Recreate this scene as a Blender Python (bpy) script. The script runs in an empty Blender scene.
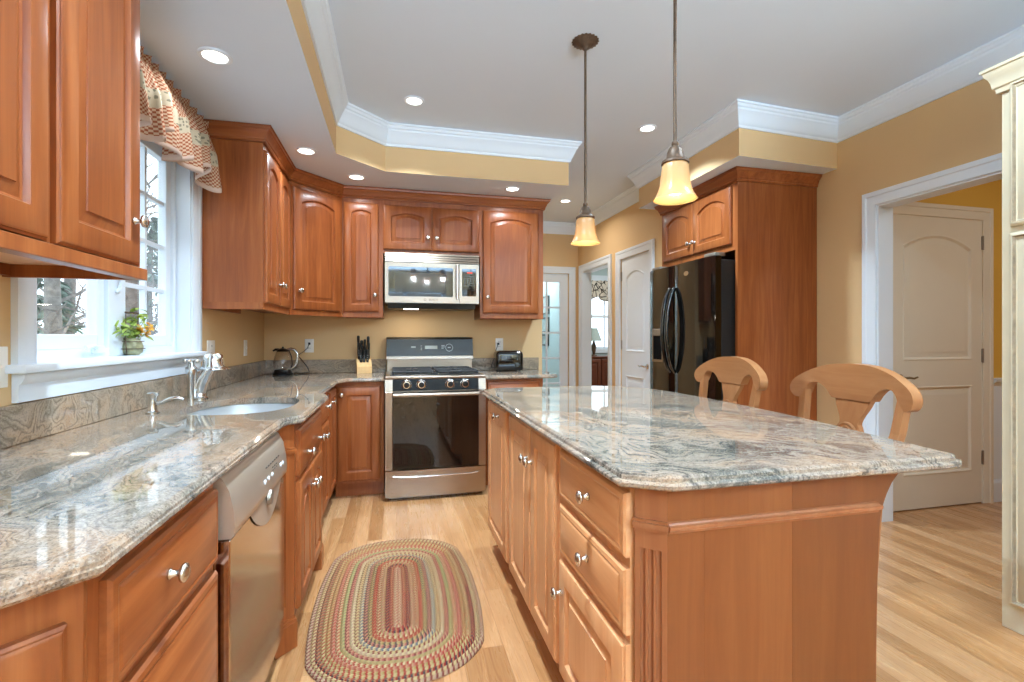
import bpy, bmesh, math, random
from math import sin, cos, pi, radians, sqrt, atan2
from mathutils import Vector, Matrix

scene = bpy.context.scene
COL = scene.collection
random.seed(7)

# ------------------------------------------------------------------ camera
YAW = 0.236
CAMZ = 1.225
cam_d = bpy.data.cameras.new('camera')
cam = bpy.data.objects.new('camera', cam_d)
COL.objects.link(cam)
cam.location = (0, 0, CAMZ)
cam.rotation_euler = (radians(90), 0, -YAW)
cam_d.sensor_width = 36
cam_d.lens = 36 * 483 / 1024
cam_d.shift_y = -4 / 1024
cam_d.clip_start = 0.03
scene.camera = cam

# ------------------------------------------------------------------ world, exposure
world = bpy.data.worlds.new('world')
scene.world = world
world.use_nodes = True
_wn = world.node_tree.nodes
_bg = _wn['Background']
_bg.inputs['Color'].default_value = (0.74, 0.89, 1.0, 1)
_bg.inputs['Strength'].default_value = 2.0
scene.view_settings.view_transform = 'Standard'
scene.view_settings.look = 'None'
scene.view_settings.gamma = 1
scene.view_settings.use_curve_mapping = False
scene.view_settings.exposure = 0.6
scene.cycles.max_bounces = 10
scene.cycles.diffuse_bounces = 6
scene.cycles.glossy_bounces = 5
scene.cycles.transmission_bounces = 8
scene.cycles.sample_clamp_indirect = 6.0
scene.cycles.caustics_reflective = False
scene.cycles.caustics_refractive = False


def area_light(name, loc, rot, sx, sy, power, color=(1, 1, 1), parent=None, shape='RECTANGLE', spread=None):
    d = bpy.data.lights.new(name, 'AREA')
    d.shape = shape
    d.size = sx
    d.size_y = sy
    d.energy = power
    d.color = color
    if spread:
        d.spread = spread
    o = bpy.data.objects.new(name, d)
    COL.objects.link(o)
    o.location = loc
    o.rotation_euler = rot
    if parent:
        o.parent = parent
    return o


# added fill lamps just inside the rear windows, tilted up to brighten the ceiling
area_light('rear_ceiling_fill', (0.2, -3.3, 1.6), (radians(146), 0, 0), 1.8, 1.0, 210, (0.54, 0.78, 1.0), spread=radians(110))
area_light('rear_ceiling_fill', (2.2, -3.3, 1.6), (radians(146), 0, 0), 1.4, 1.0, 195, (0.54, 0.78, 1.0), spread=radians(110))


# ------------------------------------------------------------------ colour and material helpers
def lin(h):
    h = h.lstrip('#')
    r = []
    for i in (0, 2, 4):
        c = int(h[i:i + 2], 16) / 255
        r.append(c / 12.92 if c <= 0.04045 else ((c + 0.055) / 1.055) ** 2.4)
    return (r[0], r[1], r[2], 1)


class NT:
    """small helper around a material's node tree"""
    def __init__(s, name):
        s.m = bpy.data.materials.new(name)
        s.m.use_nodes = True
        s.t = s.m.node_tree
        s.b = s.t.nodes['Principled BSDF']

    def n(s, typ, **kw):
        nd = s.t.nodes.new(typ)
        for k, v in kw.items():
            if k.startswith('i_'):
                key = k[2:].replace('_', ' ')
                nd.inputs[key].default_value = v
            else:
                setattr(nd, k, v)
        return nd

    def l(s, a, b):
        s.t.links.new(a, b)

    def ramp(s, fac, stops, interp='LINEAR'):
        r = s.n('ShaderNodeValToRGB')
        cr = r.color_ramp
        cr.interpolation = interp
        while len(cr.elements) < len(stops):
            cr.elements.new(0.5)
        for e, (p, c) in zip(cr.elements, stops):
            e.position = p
            e.color = lin(c) if isinstance(c, str) else c
        s.l(fac, r.inputs[0])
        return r.outputs[0]

    def math(s, op, a, b=None, c=None):
        nd = s.n('ShaderNodeMath', operation=op)
        for i, v in enumerate((a, b, c)):
            if v is None:
                continue
            if isinstance(v, (int, float)):
                nd.inputs[i].default_value = v
            else:
                s.l(v, nd.inputs[i])
        return nd.outputs[0]

    def mix(s, fac, a, b, mode='MIX'):
        nd = s.n('ShaderNodeMix', data_type='RGBA', blend_type=mode)
        for k, v in ((0, fac), (6, a), (7, b)):
            if isinstance(v, (int, float, tuple)):
                nd.inputs[k].default_value = v
            else:
                s.l(v, nd.inputs[k])
        return nd.outputs[2]

    def noise(s, vec, scale, detail=3, rough=0.5, dist=0):
        nd = s.n('ShaderNodeTexNoise')
        nd.inputs['Scale'].default_value = scale
        nd.inputs['Detail'].default_value = detail
        nd.inputs['Roughness'].default_value = rough
        nd.inputs['Distortion'].default_value = dist
        if vec is not None:
            s.l(vec, nd.inputs['Vector'])
        return nd

    def coords(s, kind='Object'):
        return s.n('ShaderNodeTexCoord').outputs[kind]

    def mapping(s, vec, scale=(1, 1, 1), rot=(0, 0, 0), loc=(0, 0, 0)):
        nd = s.n('ShaderNodeMapping')
        nd.inputs['Scale'].default_value = scale
        nd.inputs['Rotation'].default_value = rot
        nd.inputs['Location'].default_value = loc
        s.l(vec, nd.inputs['Vector'])
        return nd.outputs[0]

    def bump(s, h, strength=0.2, dist=0.002):
        nd = s.n('ShaderNodeBump')
        nd.inputs['Strength'].default_value = strength
        nd.inputs['Distance'].default_value = dist
        s.l(h, nd.inputs['Height'])
        s.l(nd.outputs[0], s.b.inputs['Normal'])

    def set(s, rough=0.5, metal=0, spec=0.5, coat=0, coat_rough=0.1):
        s.b.inputs['Roughness'].default_value = rough
        s.b.inputs['Metallic'].default_value = metal
        s.b.inputs['Specular IOR Level'].default_value = spec
        s.b.inputs['Coat Weight'].default_value = coat
        s.b.inputs['Coat Roughness'].default_value = coat_rough
        return s


def plain(name, col, rough=0.5, metal=0, var=0.06, scale=9, bump=0, coat=0, spec=0.5):
    """a single colour with slight procedural mottling"""
    n = NT(name).set(rough, metal, spec, coat)
    c = lin(col)
    nz = n.noise(n.coords(), scale, 3)
    d = tuple(x * (1 - var) for x in c[:3]) + (1,)
    u = tuple(min(1, x * (1 + var)) for x in c[:3]) + (1,)
    n.l(n.ramp(nz.outputs[0], [(0.3, d), (0.7, u)]), n.b.inputs['Base Color'])
    if bump:
        n.bump(n.noise(n.coords(), scale * 20, 2).outputs[0], bump, 0.001)
    return n.m


def wood(name, dark, mid, light, axis='Z', rough=0.34, coat=0.12, fine=1.0):
    n = NT(name).set(rough, 0, 0.35, coat, 0.18)
    obj = n.coords()
    info = n.n('ShaderNodeObjectInfo')
    off = n.n('ShaderNodeVectorMath', operation='SCALE')
    comb = n.n('ShaderNodeCombineXYZ')
    for i, k in enumerate((37.0, 19.0, 53.0)):
        n.l(n.math('MULTIPLY', info.outputs['Random'], k), comb.inputs[i])
    add = n.n('ShaderNodeVectorMath', operation='ADD')
    n.l(obj, add.inputs[0])
    n.l(comb.outputs[0], add.inputs[1])
    sc = {'Z': (16, 16, 1.1), 'X': (1.1, 16, 16), 'Y': (16, 1.1, 16)}[axis]
    v = n.mapping(add.outputs[0], sc)
    g = n.noise(v, 1.6 * fine, 5, 0.6, 0.7)
    big = n.noise(n.mapping(add.outputs[0], tuple(x * 0.22 for x in sc)), 1.5, 2)
    f = n.math('ADD', n.math('MULTIPLY', g.outputs[0], 0.6), n.math('MULTIPLY', big.outputs[0], 0.4))
    colr = n.ramp(f, [(0.3, dark), (0.5, mid), (0.68, light)])
    pore = n.noise(n.mapping(add.outputs[0], tuple(x * (7 if x > 5 else 3) for x in sc)), 1.5, 2)
    colr = n.mix(n.ramp(pore.outputs[0], [(0.55, (0, 0, 0, 1)), (0.8, (0.28, 0.28, 0.28, 1))]), colr, lin(dark))
    n.l(colr, n.b.inputs['Base Color'])
    return n.m


M = {}
M['cherry'] = wood('cherry wood, vertical grain', '#763a1a', '#925027', '#a86538')
M['cherry_h'] = wood('cherry wood, horizontal grain', '#763a1a', '#925027', '#a86538', 'X')
M['cherry_y'] = wood('cherry wood, grain along the wall', '#763a1a', '#925027', '#a86538', 'Y')
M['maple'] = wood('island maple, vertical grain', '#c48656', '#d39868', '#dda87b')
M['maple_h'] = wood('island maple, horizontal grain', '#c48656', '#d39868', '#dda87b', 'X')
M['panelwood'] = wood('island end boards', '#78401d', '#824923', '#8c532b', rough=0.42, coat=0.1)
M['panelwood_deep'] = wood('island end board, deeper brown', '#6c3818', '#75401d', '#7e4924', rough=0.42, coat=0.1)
M['postwood'] = wood('island corner post wood', '#8a5130', '#995f3c', '#a66c48')
M['chair'] = wood('honey chair wood', '#905c36', '#9e6a42', '#aa784e', 'X')
M['chair_v'] = wood('honey chair wood upright', '#905c36', '#9e6a42', '#aa784e', 'Z')
M['under'] = wood('pale cabinet underside', '#c99568', '#d6a67a', '#e0b48a', 'X', 0.5, 0)
M['darkwood'] = wood('dark stained wood', '#4a2416', '#5d2f1c', '#6d3b25')
M['block'] = wood('pale beech', '#cfa46c', '#dcb37c', '#e6c18d', 'Z', 0.5, 0)

M['wall'] = plain('tan wall paint', '#d6b586', 0.75, var=0.02, scale=2, bump=0.03)
M['wall_yellow'] = plain('golden hall paint', '#d9ac4a', 0.75, var=0.02, scale=2, bump=0.03)
M['wall_blue'] = plain('pale blue room paint', '#bccfd2', 0.75, var=0.02, scale=2)
M['ceiling'] = plain('ceiling paint', '#d6e3f1', 0.85, var=0.01, scale=2)
M['white'] = plain('white trim paint', '#dde7f1', 0.35, var=0.015, scale=4)
M['cream_door'] = plain('off white door paint', '#ddd6c6', 0.4, var=0.015, scale=4)
M['plate'] = plain('white switch plastic', '#e8e6e0', 0.35, var=0.01)
M['slot'] = plain('dark slot', '#2b2927', 0.5)
M['black'] = plain('black plastic', '#121212', 0.28)
M['black_gloss'] = plain('black gloss enamel', '#0a0908', 0.06, coat=0.6)
M['iron'] = plain('cast iron grate', '#2a2a2b', 0.6)
M['nickel'] = plain('satin nickel', '#cfcac2', 0.22, 1, 0.04)
M['chrome'] = plain('brushed chrome', '#d6d6d4', 0.16, 1, 0.03)
M['bronze'] = plain('weathered bronze', '#5c4838', 0.5, 0.4, 0.25, 60)
M['pewter'] = plain('hinge pewter', '#9b948a', 0.4, 0.8, 0.1)
M['brass'] = plain('antique brass lever', '#8c8064', 0.35, 0.9, 0.1)


def steel(name, col, axis=(1.5, 60, 260), rough=0.26):
    n = NT(name).set(rough, 1, 0.5)
    nz = n.noise(n.mapping(n.coords(), axis), 3, 3)
    c = lin(col)
    n.l(n.ramp(nz.outputs[0], [(0.3, tuple(x * 0.93 for x in c[:3]) + (1,)), (0.7, c)]), n.b.inputs['Base Color'])
    n.l(n.ramp(nz.outputs[0], [(0.3, (rough - 0.05,) * 3 + (1,)), (0.7, (rough + 0.07,) * 3 + (1,))]), n.b.inputs['Roughness'])
    return n.m


M['steel'] = steel('brushed stainless steel', '#a89a8b', rough=0.32)
M['steel_warm'] = steel('dishwasher stainless', '#cdbfae', (60, 1.5, 260), 0.14)
M['dw_panel'] = plain('dishwasher beige metal panel', '#bfae9b', 0.35, 0.6, 0.03)
M['sink'] = plain('satin sink steel', '#c4c8cb', 0.35, .55, .03, 3)


def glass(name, col=(1, 1, 1, 1), rough=0.0, ior=1.45):
    n = NT(name).set(rough, 0, 0.5)
    n.b.inputs['Base Color'].default_value = col
    n.b.inputs['Transmission Weight'].default_value = 1
    n.b.inputs['IOR'].default_value = ior
    return n.m


def window_glass(name):
    """thin pane: mostly clear with a fresnel reflection"""
    m = bpy.data.materials.new(name)
    m.use_nodes = True
    t = m.node_tree
    t.nodes.remove(t.nodes['Principled BSDF'])
    out = t.nodes['Material Output']
    tr = t.nodes.new('ShaderNodeBsdfTransparent')
    gl = t.nodes.new('ShaderNodeBsdfGlossy')
    gl.inputs['Roughness'].default_value = 0.01
    fr = t.nodes.new('ShaderNodeFresnel')
    geo = t.nodes.new('ShaderNodeNewGeometry')
    ior = t.nodes.new('ShaderNodeMath')
    ior.operation = 'MULTIPLY_ADD'      # same reflectance from either side of the pane
    t.links.new(geo.outputs['Backfacing'], ior.inputs[0])
    ior.inputs[1].default_value = 1 / 1.4 - 1.4
    ior.inputs[2].default_value = 1.4
    t.links.new(ior.outputs[0], fr.inputs['IOR'])
    mx = t.nodes.new('ShaderNodeMixShader')
    t.links.new(fr.outputs[0], mx.inputs[0])
    t.links.new(tr.outputs[0], mx.inputs[1])
    t.links.new(gl.outputs[0], mx.inputs[2])
    t.links.new(mx.outputs[0], out.inputs['Surface'])
    return m


M['pane'] = window_glass('window pane')
M['jug_glass'] = window_glass('kettle glass')
M['oven_glass'] = plain('black oven glass', '#100d0b', 0.03, coat=0.25, spec=0.6)
M['recess'] = plain('matte black recess', '#060606', 0.85, spec=.1)
M['strip'] = plain('black control glass', '#0b0a0a', 0.22, spec=.15)
M['screen'] = plain('grey appliance panel', '#3c4140', 0.25)
M['display'] = plain('pale display', '#aab3b0', 0.3)


def emit(name, col, strength, base='#ffffff'):
    n = NT(name).set(0.5)
    n.b.inputs['Base Color'].default_value = lin(base)
    n.b.inputs['Emission Color'].default_value = lin(col)
    nz = n.noise(n.coords(), 3, 1)
    s = n.math('MULTIPLY_ADD', nz.outputs[0], strength * 0.06, strength * 0.97)
    n.l(s, n.b.inputs['Emission Strength'])
    return n.m


M['lens'] = emit('lit ceiling lamp lens', '#fff4e2', 6.0)
M['bulb'] = emit('lit bulb', '#fff2d8', 2.2)
M['clock'] = emit('red clock digits', '#ff5236', 0.8, '#552019')


def make_floor():
    n = NT('oak strip floor').set(0.3, 0, 0.5, 0.35, 0.12)
    obj = n.coords('Object')
    sep = n.n('ShaderNodeSeparateXYZ')
    n.l(obj, sep.inputs[0])
    comb = n.n('ShaderNodeCombineXYZ')
    n.l(sep.outputs[1], comb.inputs[0])
    n.l(sep.outputs[0], comb.inputs[1])
    br = n.n('ShaderNodeTexBrick')
    br.offset = 0.37
    br.offset_frequency = 2
    br.squash = 1
    n.l(comb.outputs[0], br.inputs['Vector'])
    br.inputs['Color1'].default_value = (0, 0, 0, 1)
    br.inputs['Color2'].default_value = (1, 1, 1, 1)
    br.inputs['Mortar'].default_value = (0.5, 0.5, 0.5, 1)
    br.inputs['Scale'].default_value = 1
    br.inputs['Mortar Size'].default_value = 0.0012
    br.inputs['Mortar Smooth'].default_value = 0.4
    br.inputs['Bias'].default_value = 0
    br.inputs['Brick Width'].default_value = 1.15
    br.inputs['Row Height'].default_value = 0.083
    tone = n.ramp(br.outputs['Color'], [(0.0, '#8a5a32'), (0.3, '#a87546'), (0.7, '#be8d60'), (1.0, '#cfa47a')])
    # grain, shifted from board to board
    add = n.n('ShaderNodeVectorMath', operation='ADD')
    n.l(comb.outputs[0], add.inputs[0])
    sh = n.n('ShaderNodeCombineXYZ')
    rnd = n.math('MULTIPLY', br.outputs['Color'], 9.0)
    n.l(rnd, sh.inputs[0])
    n.l(rnd, sh.inputs[2])
    n.l(sh.outputs[0], add.inputs[1])
    g = n.noise(n.mapping(add.outputs[0], (1.3, 22, 1)), 2.2, 5, 0.62, 1.2)
    gcol = n.ramp(g.outputs[0], [(0.32, '#8a562e'), (0.48, '#b28052'), (0.7, '#c99f72')])
    col = n.mix(0.42, tone, gcol)
    col = n.mix(n.math('MULTIPLY', br.outputs['Fac'], 0.75), col, lin('#8a5a33'))
    n.l(col, n.b.inputs['Base Color'])
    n.l(n.ramp(g.outputs[0], [(0.3, (0.34,) * 3 + (1,)), (0.7, (0.24,) * 3 + (1,))]), n.b.inputs['Roughness'])
    n.bump(n.math('SUBTRACT', 1.0, br.outputs['Fac']), 0.25, 0.001)
    return n.m


M['floor'] = make_floor()


def make_granite(name, rot=0.5, warm=0.0, seed=0.0, dense=1.0, soft=1.0):
    n = NT(name).set(0.03, 0, 0.4, 0.0)
    obj = n.coords('Object')
    base = n.mapping(obj, (dense, dense, dense), (0, 0, rot), (seed, seed * 0.7, 0))
    w1 = n.noise(base, 2.1, 3, 0.55)
    sub = n.n('ShaderNodeVectorMath', operation='SUBTRACT')
    n.l(w1.outputs['Color'], sub.inputs[0])
    sub.inputs[1].default_value = (0.5, 0.5, 0.5)
    scl = n.n('ShaderNodeVectorMath', operation='SCALE')
    n.l(sub.outputs[0], scl.inputs[0])
    scl.inputs['Scale'].default_value = 0.6
    add = n.n('ShaderNodeVectorMath', operation='ADD')
    n.l(base, add.inputs[0])
    n.l(scl.outputs[0], add.inputs[1])
    v = n.mapping(add.outputs[0], (0.45, 2.6, 1.6))
    flow = n.noise(v, 2.3, 2.5, 0.45, 0.35)
    fine = n.noise(n.mapping(add.outputs[0], (2.2, 11, 7)), 2.6, 4, 0.6, 0.3)
    big = n.noise(n.mapping(add.outputs[0], (0.5, 2.2, 1.5)), 2.1, 2, 0.45)
    base_c = n.ramp(big.outputs[0], [(0.34, '#625f58'), (0.42, '#7d7467'), (0.50, '#948577'), (0.58, '#a28870'), (0.70, '#9a795f')])
    shade = n.ramp(big.outputs[0], [(0.34, '#2b2e2b'), (0.48, '#3d3a36'), (0.66, '#54473e')])
    # contour lines of the flow make the swirling veins
    k = n.math('FRACT', n.math('MULTIPLY_ADD', fine.outputs[0], 0.5, n.math('MULTIPLY', flow.outputs[0], 15.0)))
    vein = n.ramp(k, [(0.0, (1, 1, 1, 1)), (0.10, (0.8, 0.8, 0.8, 1)), (0.24, (0.15, 0.15, 0.15, 1)), (0.62, (0, 0, 0, 1)), (0.9, (0.2, 0.2, 0.2, 1)), (1.0, (0.9, 0.9, 0.9, 1))])
    patch = n.noise(n.mapping(add.outputs[0], (1.1, 2.2, 1.4)), 2.4, 2)
    strength = n.ramp(patch.outputs[0], [(0.38, (0.22, 0.22, 0.22, 1)), (0.55, (1, 1, 1, 1))])
    col = n.mix(n.math('MULTIPLY', vein, n.math('MULTIPLY', strength, soft)), base_c, shade)
    k2 = n.math('FRACT', n.math('MULTIPLY_ADD', fine.outputs[0], 1.0, n.math('MULTIPLY', flow.outputs[0], 44.0)))
    thread = n.ramp(k2, [(0.0, (0.7, 0.7, 0.7, 1)), (0.10, (0.25, 0.25, 0.25, 1)), (0.22, (0, 0, 0, 1))])
    col = n.mix(n.math('MULTIPLY', thread, n.math('MULTIPLY', strength, 0.75 * soft)), col, lin('#474a49'))
    pale = n.ramp(k, [(0.40, (0, 0, 0, 1)), (0.55, (0.5, 0.5, 0.5, 1)), (0.75, (0, 0, 0, 1))])
    col = n.mix(pale, col, lin('#a8998a'))
    col = n.mix(n.ramp(fine.outputs[0], [(0.30, (0.35, 0.35, 0.35, 1)), (0.45, (0, 0, 0, 1))]), col, lin('#6e6a66'))
    grain = n.noise(obj, 170, 3, 0.7)
    col = n.mix(n.ramp(grain.outputs[0], [(0.34, (0.4, 0.4, 0.4, 1)), (0.47, (0, 0, 0, 1))]), col, lin('#3a3735'))
    col = n.mix(n.ramp(grain.outputs[0], [(0.54, (0, 0, 0, 1)), (0.68, (0.3, 0.3, 0.3, 1))]), col, lin('#c8b9a8'))
    # crystal speckle
    sp = n.n('ShaderNodeTexVoronoi')
    sp.inputs['Scale'].default_value = 380
    n.l(obj, sp.inputs['Vector'])
    hue = n.n('ShaderNodeSeparateColor')
    n.l(sp.outputs['Color'], hue.inputs[0])
    col = n.mix(n.ramp(hue.outputs[0], [(0.80, (0, 0, 0, 1)), (0.9, (0.4, 0.4, 0.4, 1))]), col, lin('#a89c8c'))
    col = n.mix(n.ramp(hue.outputs[1], [(0.84, (0, 0, 0, 1)), (0.92, (0.45, 0.45, 0.45, 1))]), col, lin('#2f2c2a'))
    if warm:
        col = n.mix(warm, col, lin('#dcc2a2'))
    n.l(col, n.b.inputs['Base Color'])
    return n.m


M['granite'] = make_granite('swirled granite, wall counters', 1.25, 0, 3.0, 1.7, 0.7)
M['granite_island'] = make_granite('swirled granite, island', 0.75, 0, 0.0, 1.35)
M['granite_splash'] = make_granite('swirled granite, backsplash', 0.4, 0.18, 8.0, 1.5, 1.0)


# ------------------------------------------------------------------ mesh helpers
class MB:
    def __init__(s):
        s.bm = bmesh.new()

    def face(s, vs, mat=0):
        try:
            f = s.bm.faces.new(vs)
            f.material_index = mat
            return f
        except ValueError:
            return None

    def vs(s, pts):
        return [s.bm.verts.new(p) for p in pts]

    def box(s, x0, y0, z0, x1, y1, z1, bev=0, seg=1, mat=0):
        b = bmesh.new()
        r = bmesh.ops.create_cube(b, size=1)
        sx, sy, sz = x1 - x0, y1 - y0, z1 - z0
        for v in b.verts:
            v.co = Vector((x0 + (v.co.x + .5) * sx, y0 + (v.co.y + .5) * sy, z0 + (v.co.z + .5) * sz))
        if bev:
            bmesh.ops.bevel(b, geom=list(b.edges), offset=bev, segments=seg, affect='EDGES', profile=0.5)
        s.merge(b, mat)
        return s

    def merge(s, b, mat=0, mtx=None):
        mp = {}
        for v in b.verts:
            mp[v] = s.bm.verts.new(mtx @ v.co if mtx else v.co)
        for f in b.faces:
            s.face([mp[v] for v in f.verts], mat if mat is not None else f.material_index)
        b.free()

    def loft(s, loops, caps=(True, True), closed=True, mat=0):
        L = [s.vs(l) for l in loops]
        n = len(L[0])
        for a, b in zip(L, L[1:]):
            for i in range(n if closed else n - 1):
                j = (i + 1) % n
                s.face((a[i], a[j], b[j], b[i]), mat)
        if caps[0]:
            s.face(list(reversed(L[0])), mat)
        if caps[1]:
            s.face(L[-1], mat)
        return L

    def prism(s, poly, z0, z1, mat=0):
        s.loft([[(x, y, z0) for x, y in poly], [(x, y, z1) for x, y in poly]], mat=mat)
        return s

    def extrude(s, poly, f0, f1, mat=0):
        """poly of 2-D points, f0/f1 map a point to each end"""
        s.loft([[f0(p) for p in poly], [f1(p) for p in poly]], mat=mat)
        return s

    def lathe(s, prof, c=(0, 0, 0), axis='Z', seg=24, mat=0, flute=None, caps=False):
        loops = []
        for r, h in prof:
            l = []
            for k in range(seg):
                a = 2 * pi * k / seg
                rr = r * (1 + (flute(a, h) if flute else 0))
                u, w = rr * cos(a), rr * sin(a)
                if axis == 'Z':
                    p = (c[0] + u, c[1] + w, c[2] + h)
                elif axis == 'Y':
                    p = (c[0] + u, c[1] + h, c[2] + w)
                else:
                    p = (c[0] + h, c[1] + u, c[2] + w)
                l.append(p)
            loops.append(l)
        s.loft(loops, (caps, caps), mat=mat)
        return s

    def tube(s, pts, r, seg=8, mat=0, flat=1.0, up=None):
        pts = [Vector(p) for p in pts]
        loops = []
        prev = None
        for i, p in enumerate(pts):
            d = (pts[min(i + 1, len(pts) - 1)] - pts[max(i - 1, 0)]).normalized()
            if prev is None:
                ref = Vector(up) if up else (Vector((0, 0, 1)) if abs(d.z) < 0.9 else Vector((1, 0, 0)))
                u = d.cross(ref).normalized()
            else:
                u = (prev - d * prev.dot(d)).normalized()
            prev = u
            w = d.cross(u).normalized()
            rr = r[i] if isinstance(r, (list, tuple)) else r
            loops.append([p + u * rr * cos(2 * pi * k / seg) + w * rr * flat * sin(2 * pi * k / seg) for k in range(seg)])
        s.loft(loops, mat=mat)
        return s

    def sweep(s, path, prof, f, closed=False, mat=0, caps=True):
        """sweep profile (o, h) along 2-D path, o to the right of the path; f(x, y, h) -> 3-D"""
        n = len(path)
        loops = []
        for i in range(n):
            p = Vector(path[i])
            dirs = []
            if closed or i > 0:
                dirs.append((p - Vector(path[i - 1])).normalized())
            if closed or i < n - 1:
                dirs.append((Vector(path[(i + 1) % n]) - p).normalized())
            ns = [Vector((d.y, -d.x)) for d in dirs]
            m = ns[0] if len(ns) == 1 else (ns[0] + ns[1]) / max(0.2, 1 + ns[0].dot(ns[1]))
            loops.append([f(p.x + m.x * o, p.y + m.y * o, h) for o, h in prof])
        if closed:
            loops.append(loops[0])
        s.loft(loops, (caps and not closed, caps and not closed), mat=mat)
        return s

    def fill(s, loops3, mat=0):
        """flat face with holes"""
        b = bmesh.new()
        for l in loops3:
            v = [b.verts.new(p) for p in l]
            for i in range(len(v)):
                b.edges.new((v[i], v[(i + 1) % len(v)]))
        bmesh.ops.triangle_fill(b, use_beauty=True, use_dissolve=False, edges=list(b.edges))
        s.merge(b, mat)

    def build(s, name, mats, parent=None, loc=(0, 0, 0), rot=(0, 0, 0), smooth=35, weld=0.0):
        if weld:
            bmesh.ops.remove_doubles(s.bm, verts=list(s.bm.verts), dist=weld)
        bmesh.ops.recalc_face_normals(s.bm, faces=list(s.bm.faces))
        me = bpy.data.meshes.new(name)
        s.bm.to_mesh(me)
        s.bm.free()
        for m in (mats if isinstance(mats, (list, tuple)) else [mats]):
            me.materials.append(M[m] if isinstance(m, str) else m)
        if smooth:
            me.polygons.foreach_set('use_smooth', [True] * len(me.polygons))
            me.set_sharp_from_angle(angle=radians(smooth))
        o = bpy.data.objects.new(name, me)
        COL.objects.link(o)
        o.location = loc
        o.rotation_euler = rot
        if parent:
            o.parent = parent
        return o


def tag(o, label, cat, group=None, kind=None):
    o['label'] = label
    o['category'] = cat
    if group:
        o['group'] = group
    if kind:
        o['kind'] = kind
    return o


def thing(name, label, cat, loc=(0, 0, 0), rz=0, group=None):
    o = bpy.data.objects.new(name, None)
    COL.objects.link(o)
    o.location = loc
    o.rotation_euler = (0, 0, rz)
    o.empty_display_size = 0.1
    return tag(o, label, cat, group)


def struct(o):
    o['kind'] = 'structure'
    return o


def sroot(name, loc=(0, 0, 0), rz=0):
    o = bpy.data.objects.new(name, None)
    COL.objects.link(o)
    o.location = loc
    o.rotation_euler = (0, 0, rz)
    o['kind'] = 'structure'
    return o


def copy_tree(o, parent=None):
    c = o.copy()
    COL.objects.link(c)
    if parent:
        c.parent = parent
    for ch in list(o.children):
        copy_tree(ch, c)
    return c


def inset_poly(poly, d):
    """inward offset of a counter-clockwise polygon"""
    n = len(poly)
    out = []
    for i in range(n):
        p = Vector(poly[i])
        a = (p - Vector(poly[i - 1])).normalized()
        b = (Vector(poly[(i + 1) % n]) - p).normalized()
        na, nb = Vector((-a.y, a.x)), Vector((-b.y, b.x))
        m = (na + nb) / max(0.25, 1 + na.dot(nb))
        out.append((p.x + m.x * d, p.y + m.y * d))
    return out


def panel_loop(x0, x1, z0, z1, rise, y, n=11):
    pts = [(x0, y, z0), (x1, y, z0)]
    xm, w = (x0 + x1) / 2, max(1e-6, (x1 - x0) / 2)
    for i in range(n):
        x = x1 + (x0 - x1) * i / (n - 1)
        pts.append((x, y, z1 - rise * ((x - xm) / w) ** 2))
    return pts


def door_mesh(w, h, rise=0.0, rail=0.055, t=0.021, glaze=False, raised=True, toprail=None):
    """raised panel door, front towards -Y, lower left corner at the origin"""
    b = MB()
    tr = toprail or rail

    def L(i, y, r):
        return panel_loop(i, w - i, i, h - i, r, y)

    def P(i, y):
        return panel_loop(rail + i, w - rail - i, rail + i, h - tr - i, rise, y)
    g = 1 if glaze else 0
    b.loft([L(0, 0, 0), L(0, -t + .009, 0), L(.005, -t + .006, 0), L(.006, -t + .003, 0), L(.012, -t, 0), P(0, -t)], (True, False))
    if raised:
        b.loft([P(0, -t), P(.003, -t + .004), P(.006, -t + .011)], (False, False), mat=g)
        b.loft([P(.006, -t + .011), P(.011, -t + .013)], (False, False))
        b.loft([P(.011, -t + .013), P(.036, -t + .004), P(.037, -t + .001), P(.041, -t + .001)], (False, True))
    else:
        b.loft([P(0, -t), P(.005, -t + .008)], (False, False), mat=g)
        b.loft([P(.005, -t + .008), P(.008, -t + .009)], (False, True))
    return b


KNOB = [(.0005, 0), (.010, -.0005), (.0105, -.0035), (.0068, -.007), (.0058, -.017), (.0095, -.020), (.0172, -.0235), (.0186, -.027),
        (.0172, -.031), (.0095, -.035), (.0005, -.036)]


def add_knob(parent, x, z, y=-0.021):
    b = MB()
    b.lathe(KNOB, (0, 0, 0), 'Y', 14)
    return b.build('knob', 'nickel', parent, (x, y, z), smooth=50)


def add_door(root, x0, x1, z0, z1, mat, rise=0.0, rail=0.055, knob=None, y=0.0, name='door', drawer=False, glaze=None):
    w, h = x1 - x0, z1 - z0
    if drawer:
        b = MB()

        def L(i, yy):
            return panel_loop(i, w - i, i, h - i, 0, yy, 3)
        t = 0.021
        b.loft([L(0, 0), L(0, -t + .010), L(.005, -t + .004), L(.014, -t + .001), L(.020, -t + .003), L(.024, -t + .001), L(.026, -t)], (True, True))
    else:
        b = door_mesh(w, h, rise, rail, glaze=glaze is not None)
    o = b.build(name, [mat, glaze] if glaze else mat, root, (x0, y, z0), smooth=28, weld=1e-5)
    if knob:
        add_knob(o, knob[0] - x0, knob[1] - z0)
    return o


# ------------------------------------------------------------------ room shell
XL, YB, XR, ZC, ZS = -1.08, 4.44, 3.10, 2.77, 2.44
YR = -3.4      # rear wall
b = MB()
b.box(-1.3, YR - .3, -.1, 5.4, 9.0, 0)
struct(b.build('floor', 'floor'))
b = MB()
b.box(-1.3, YR - .2, ZC, 5.4, 9.0, ZC + .12)
struct(b.build('ceiling', 'ceiling'))

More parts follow.
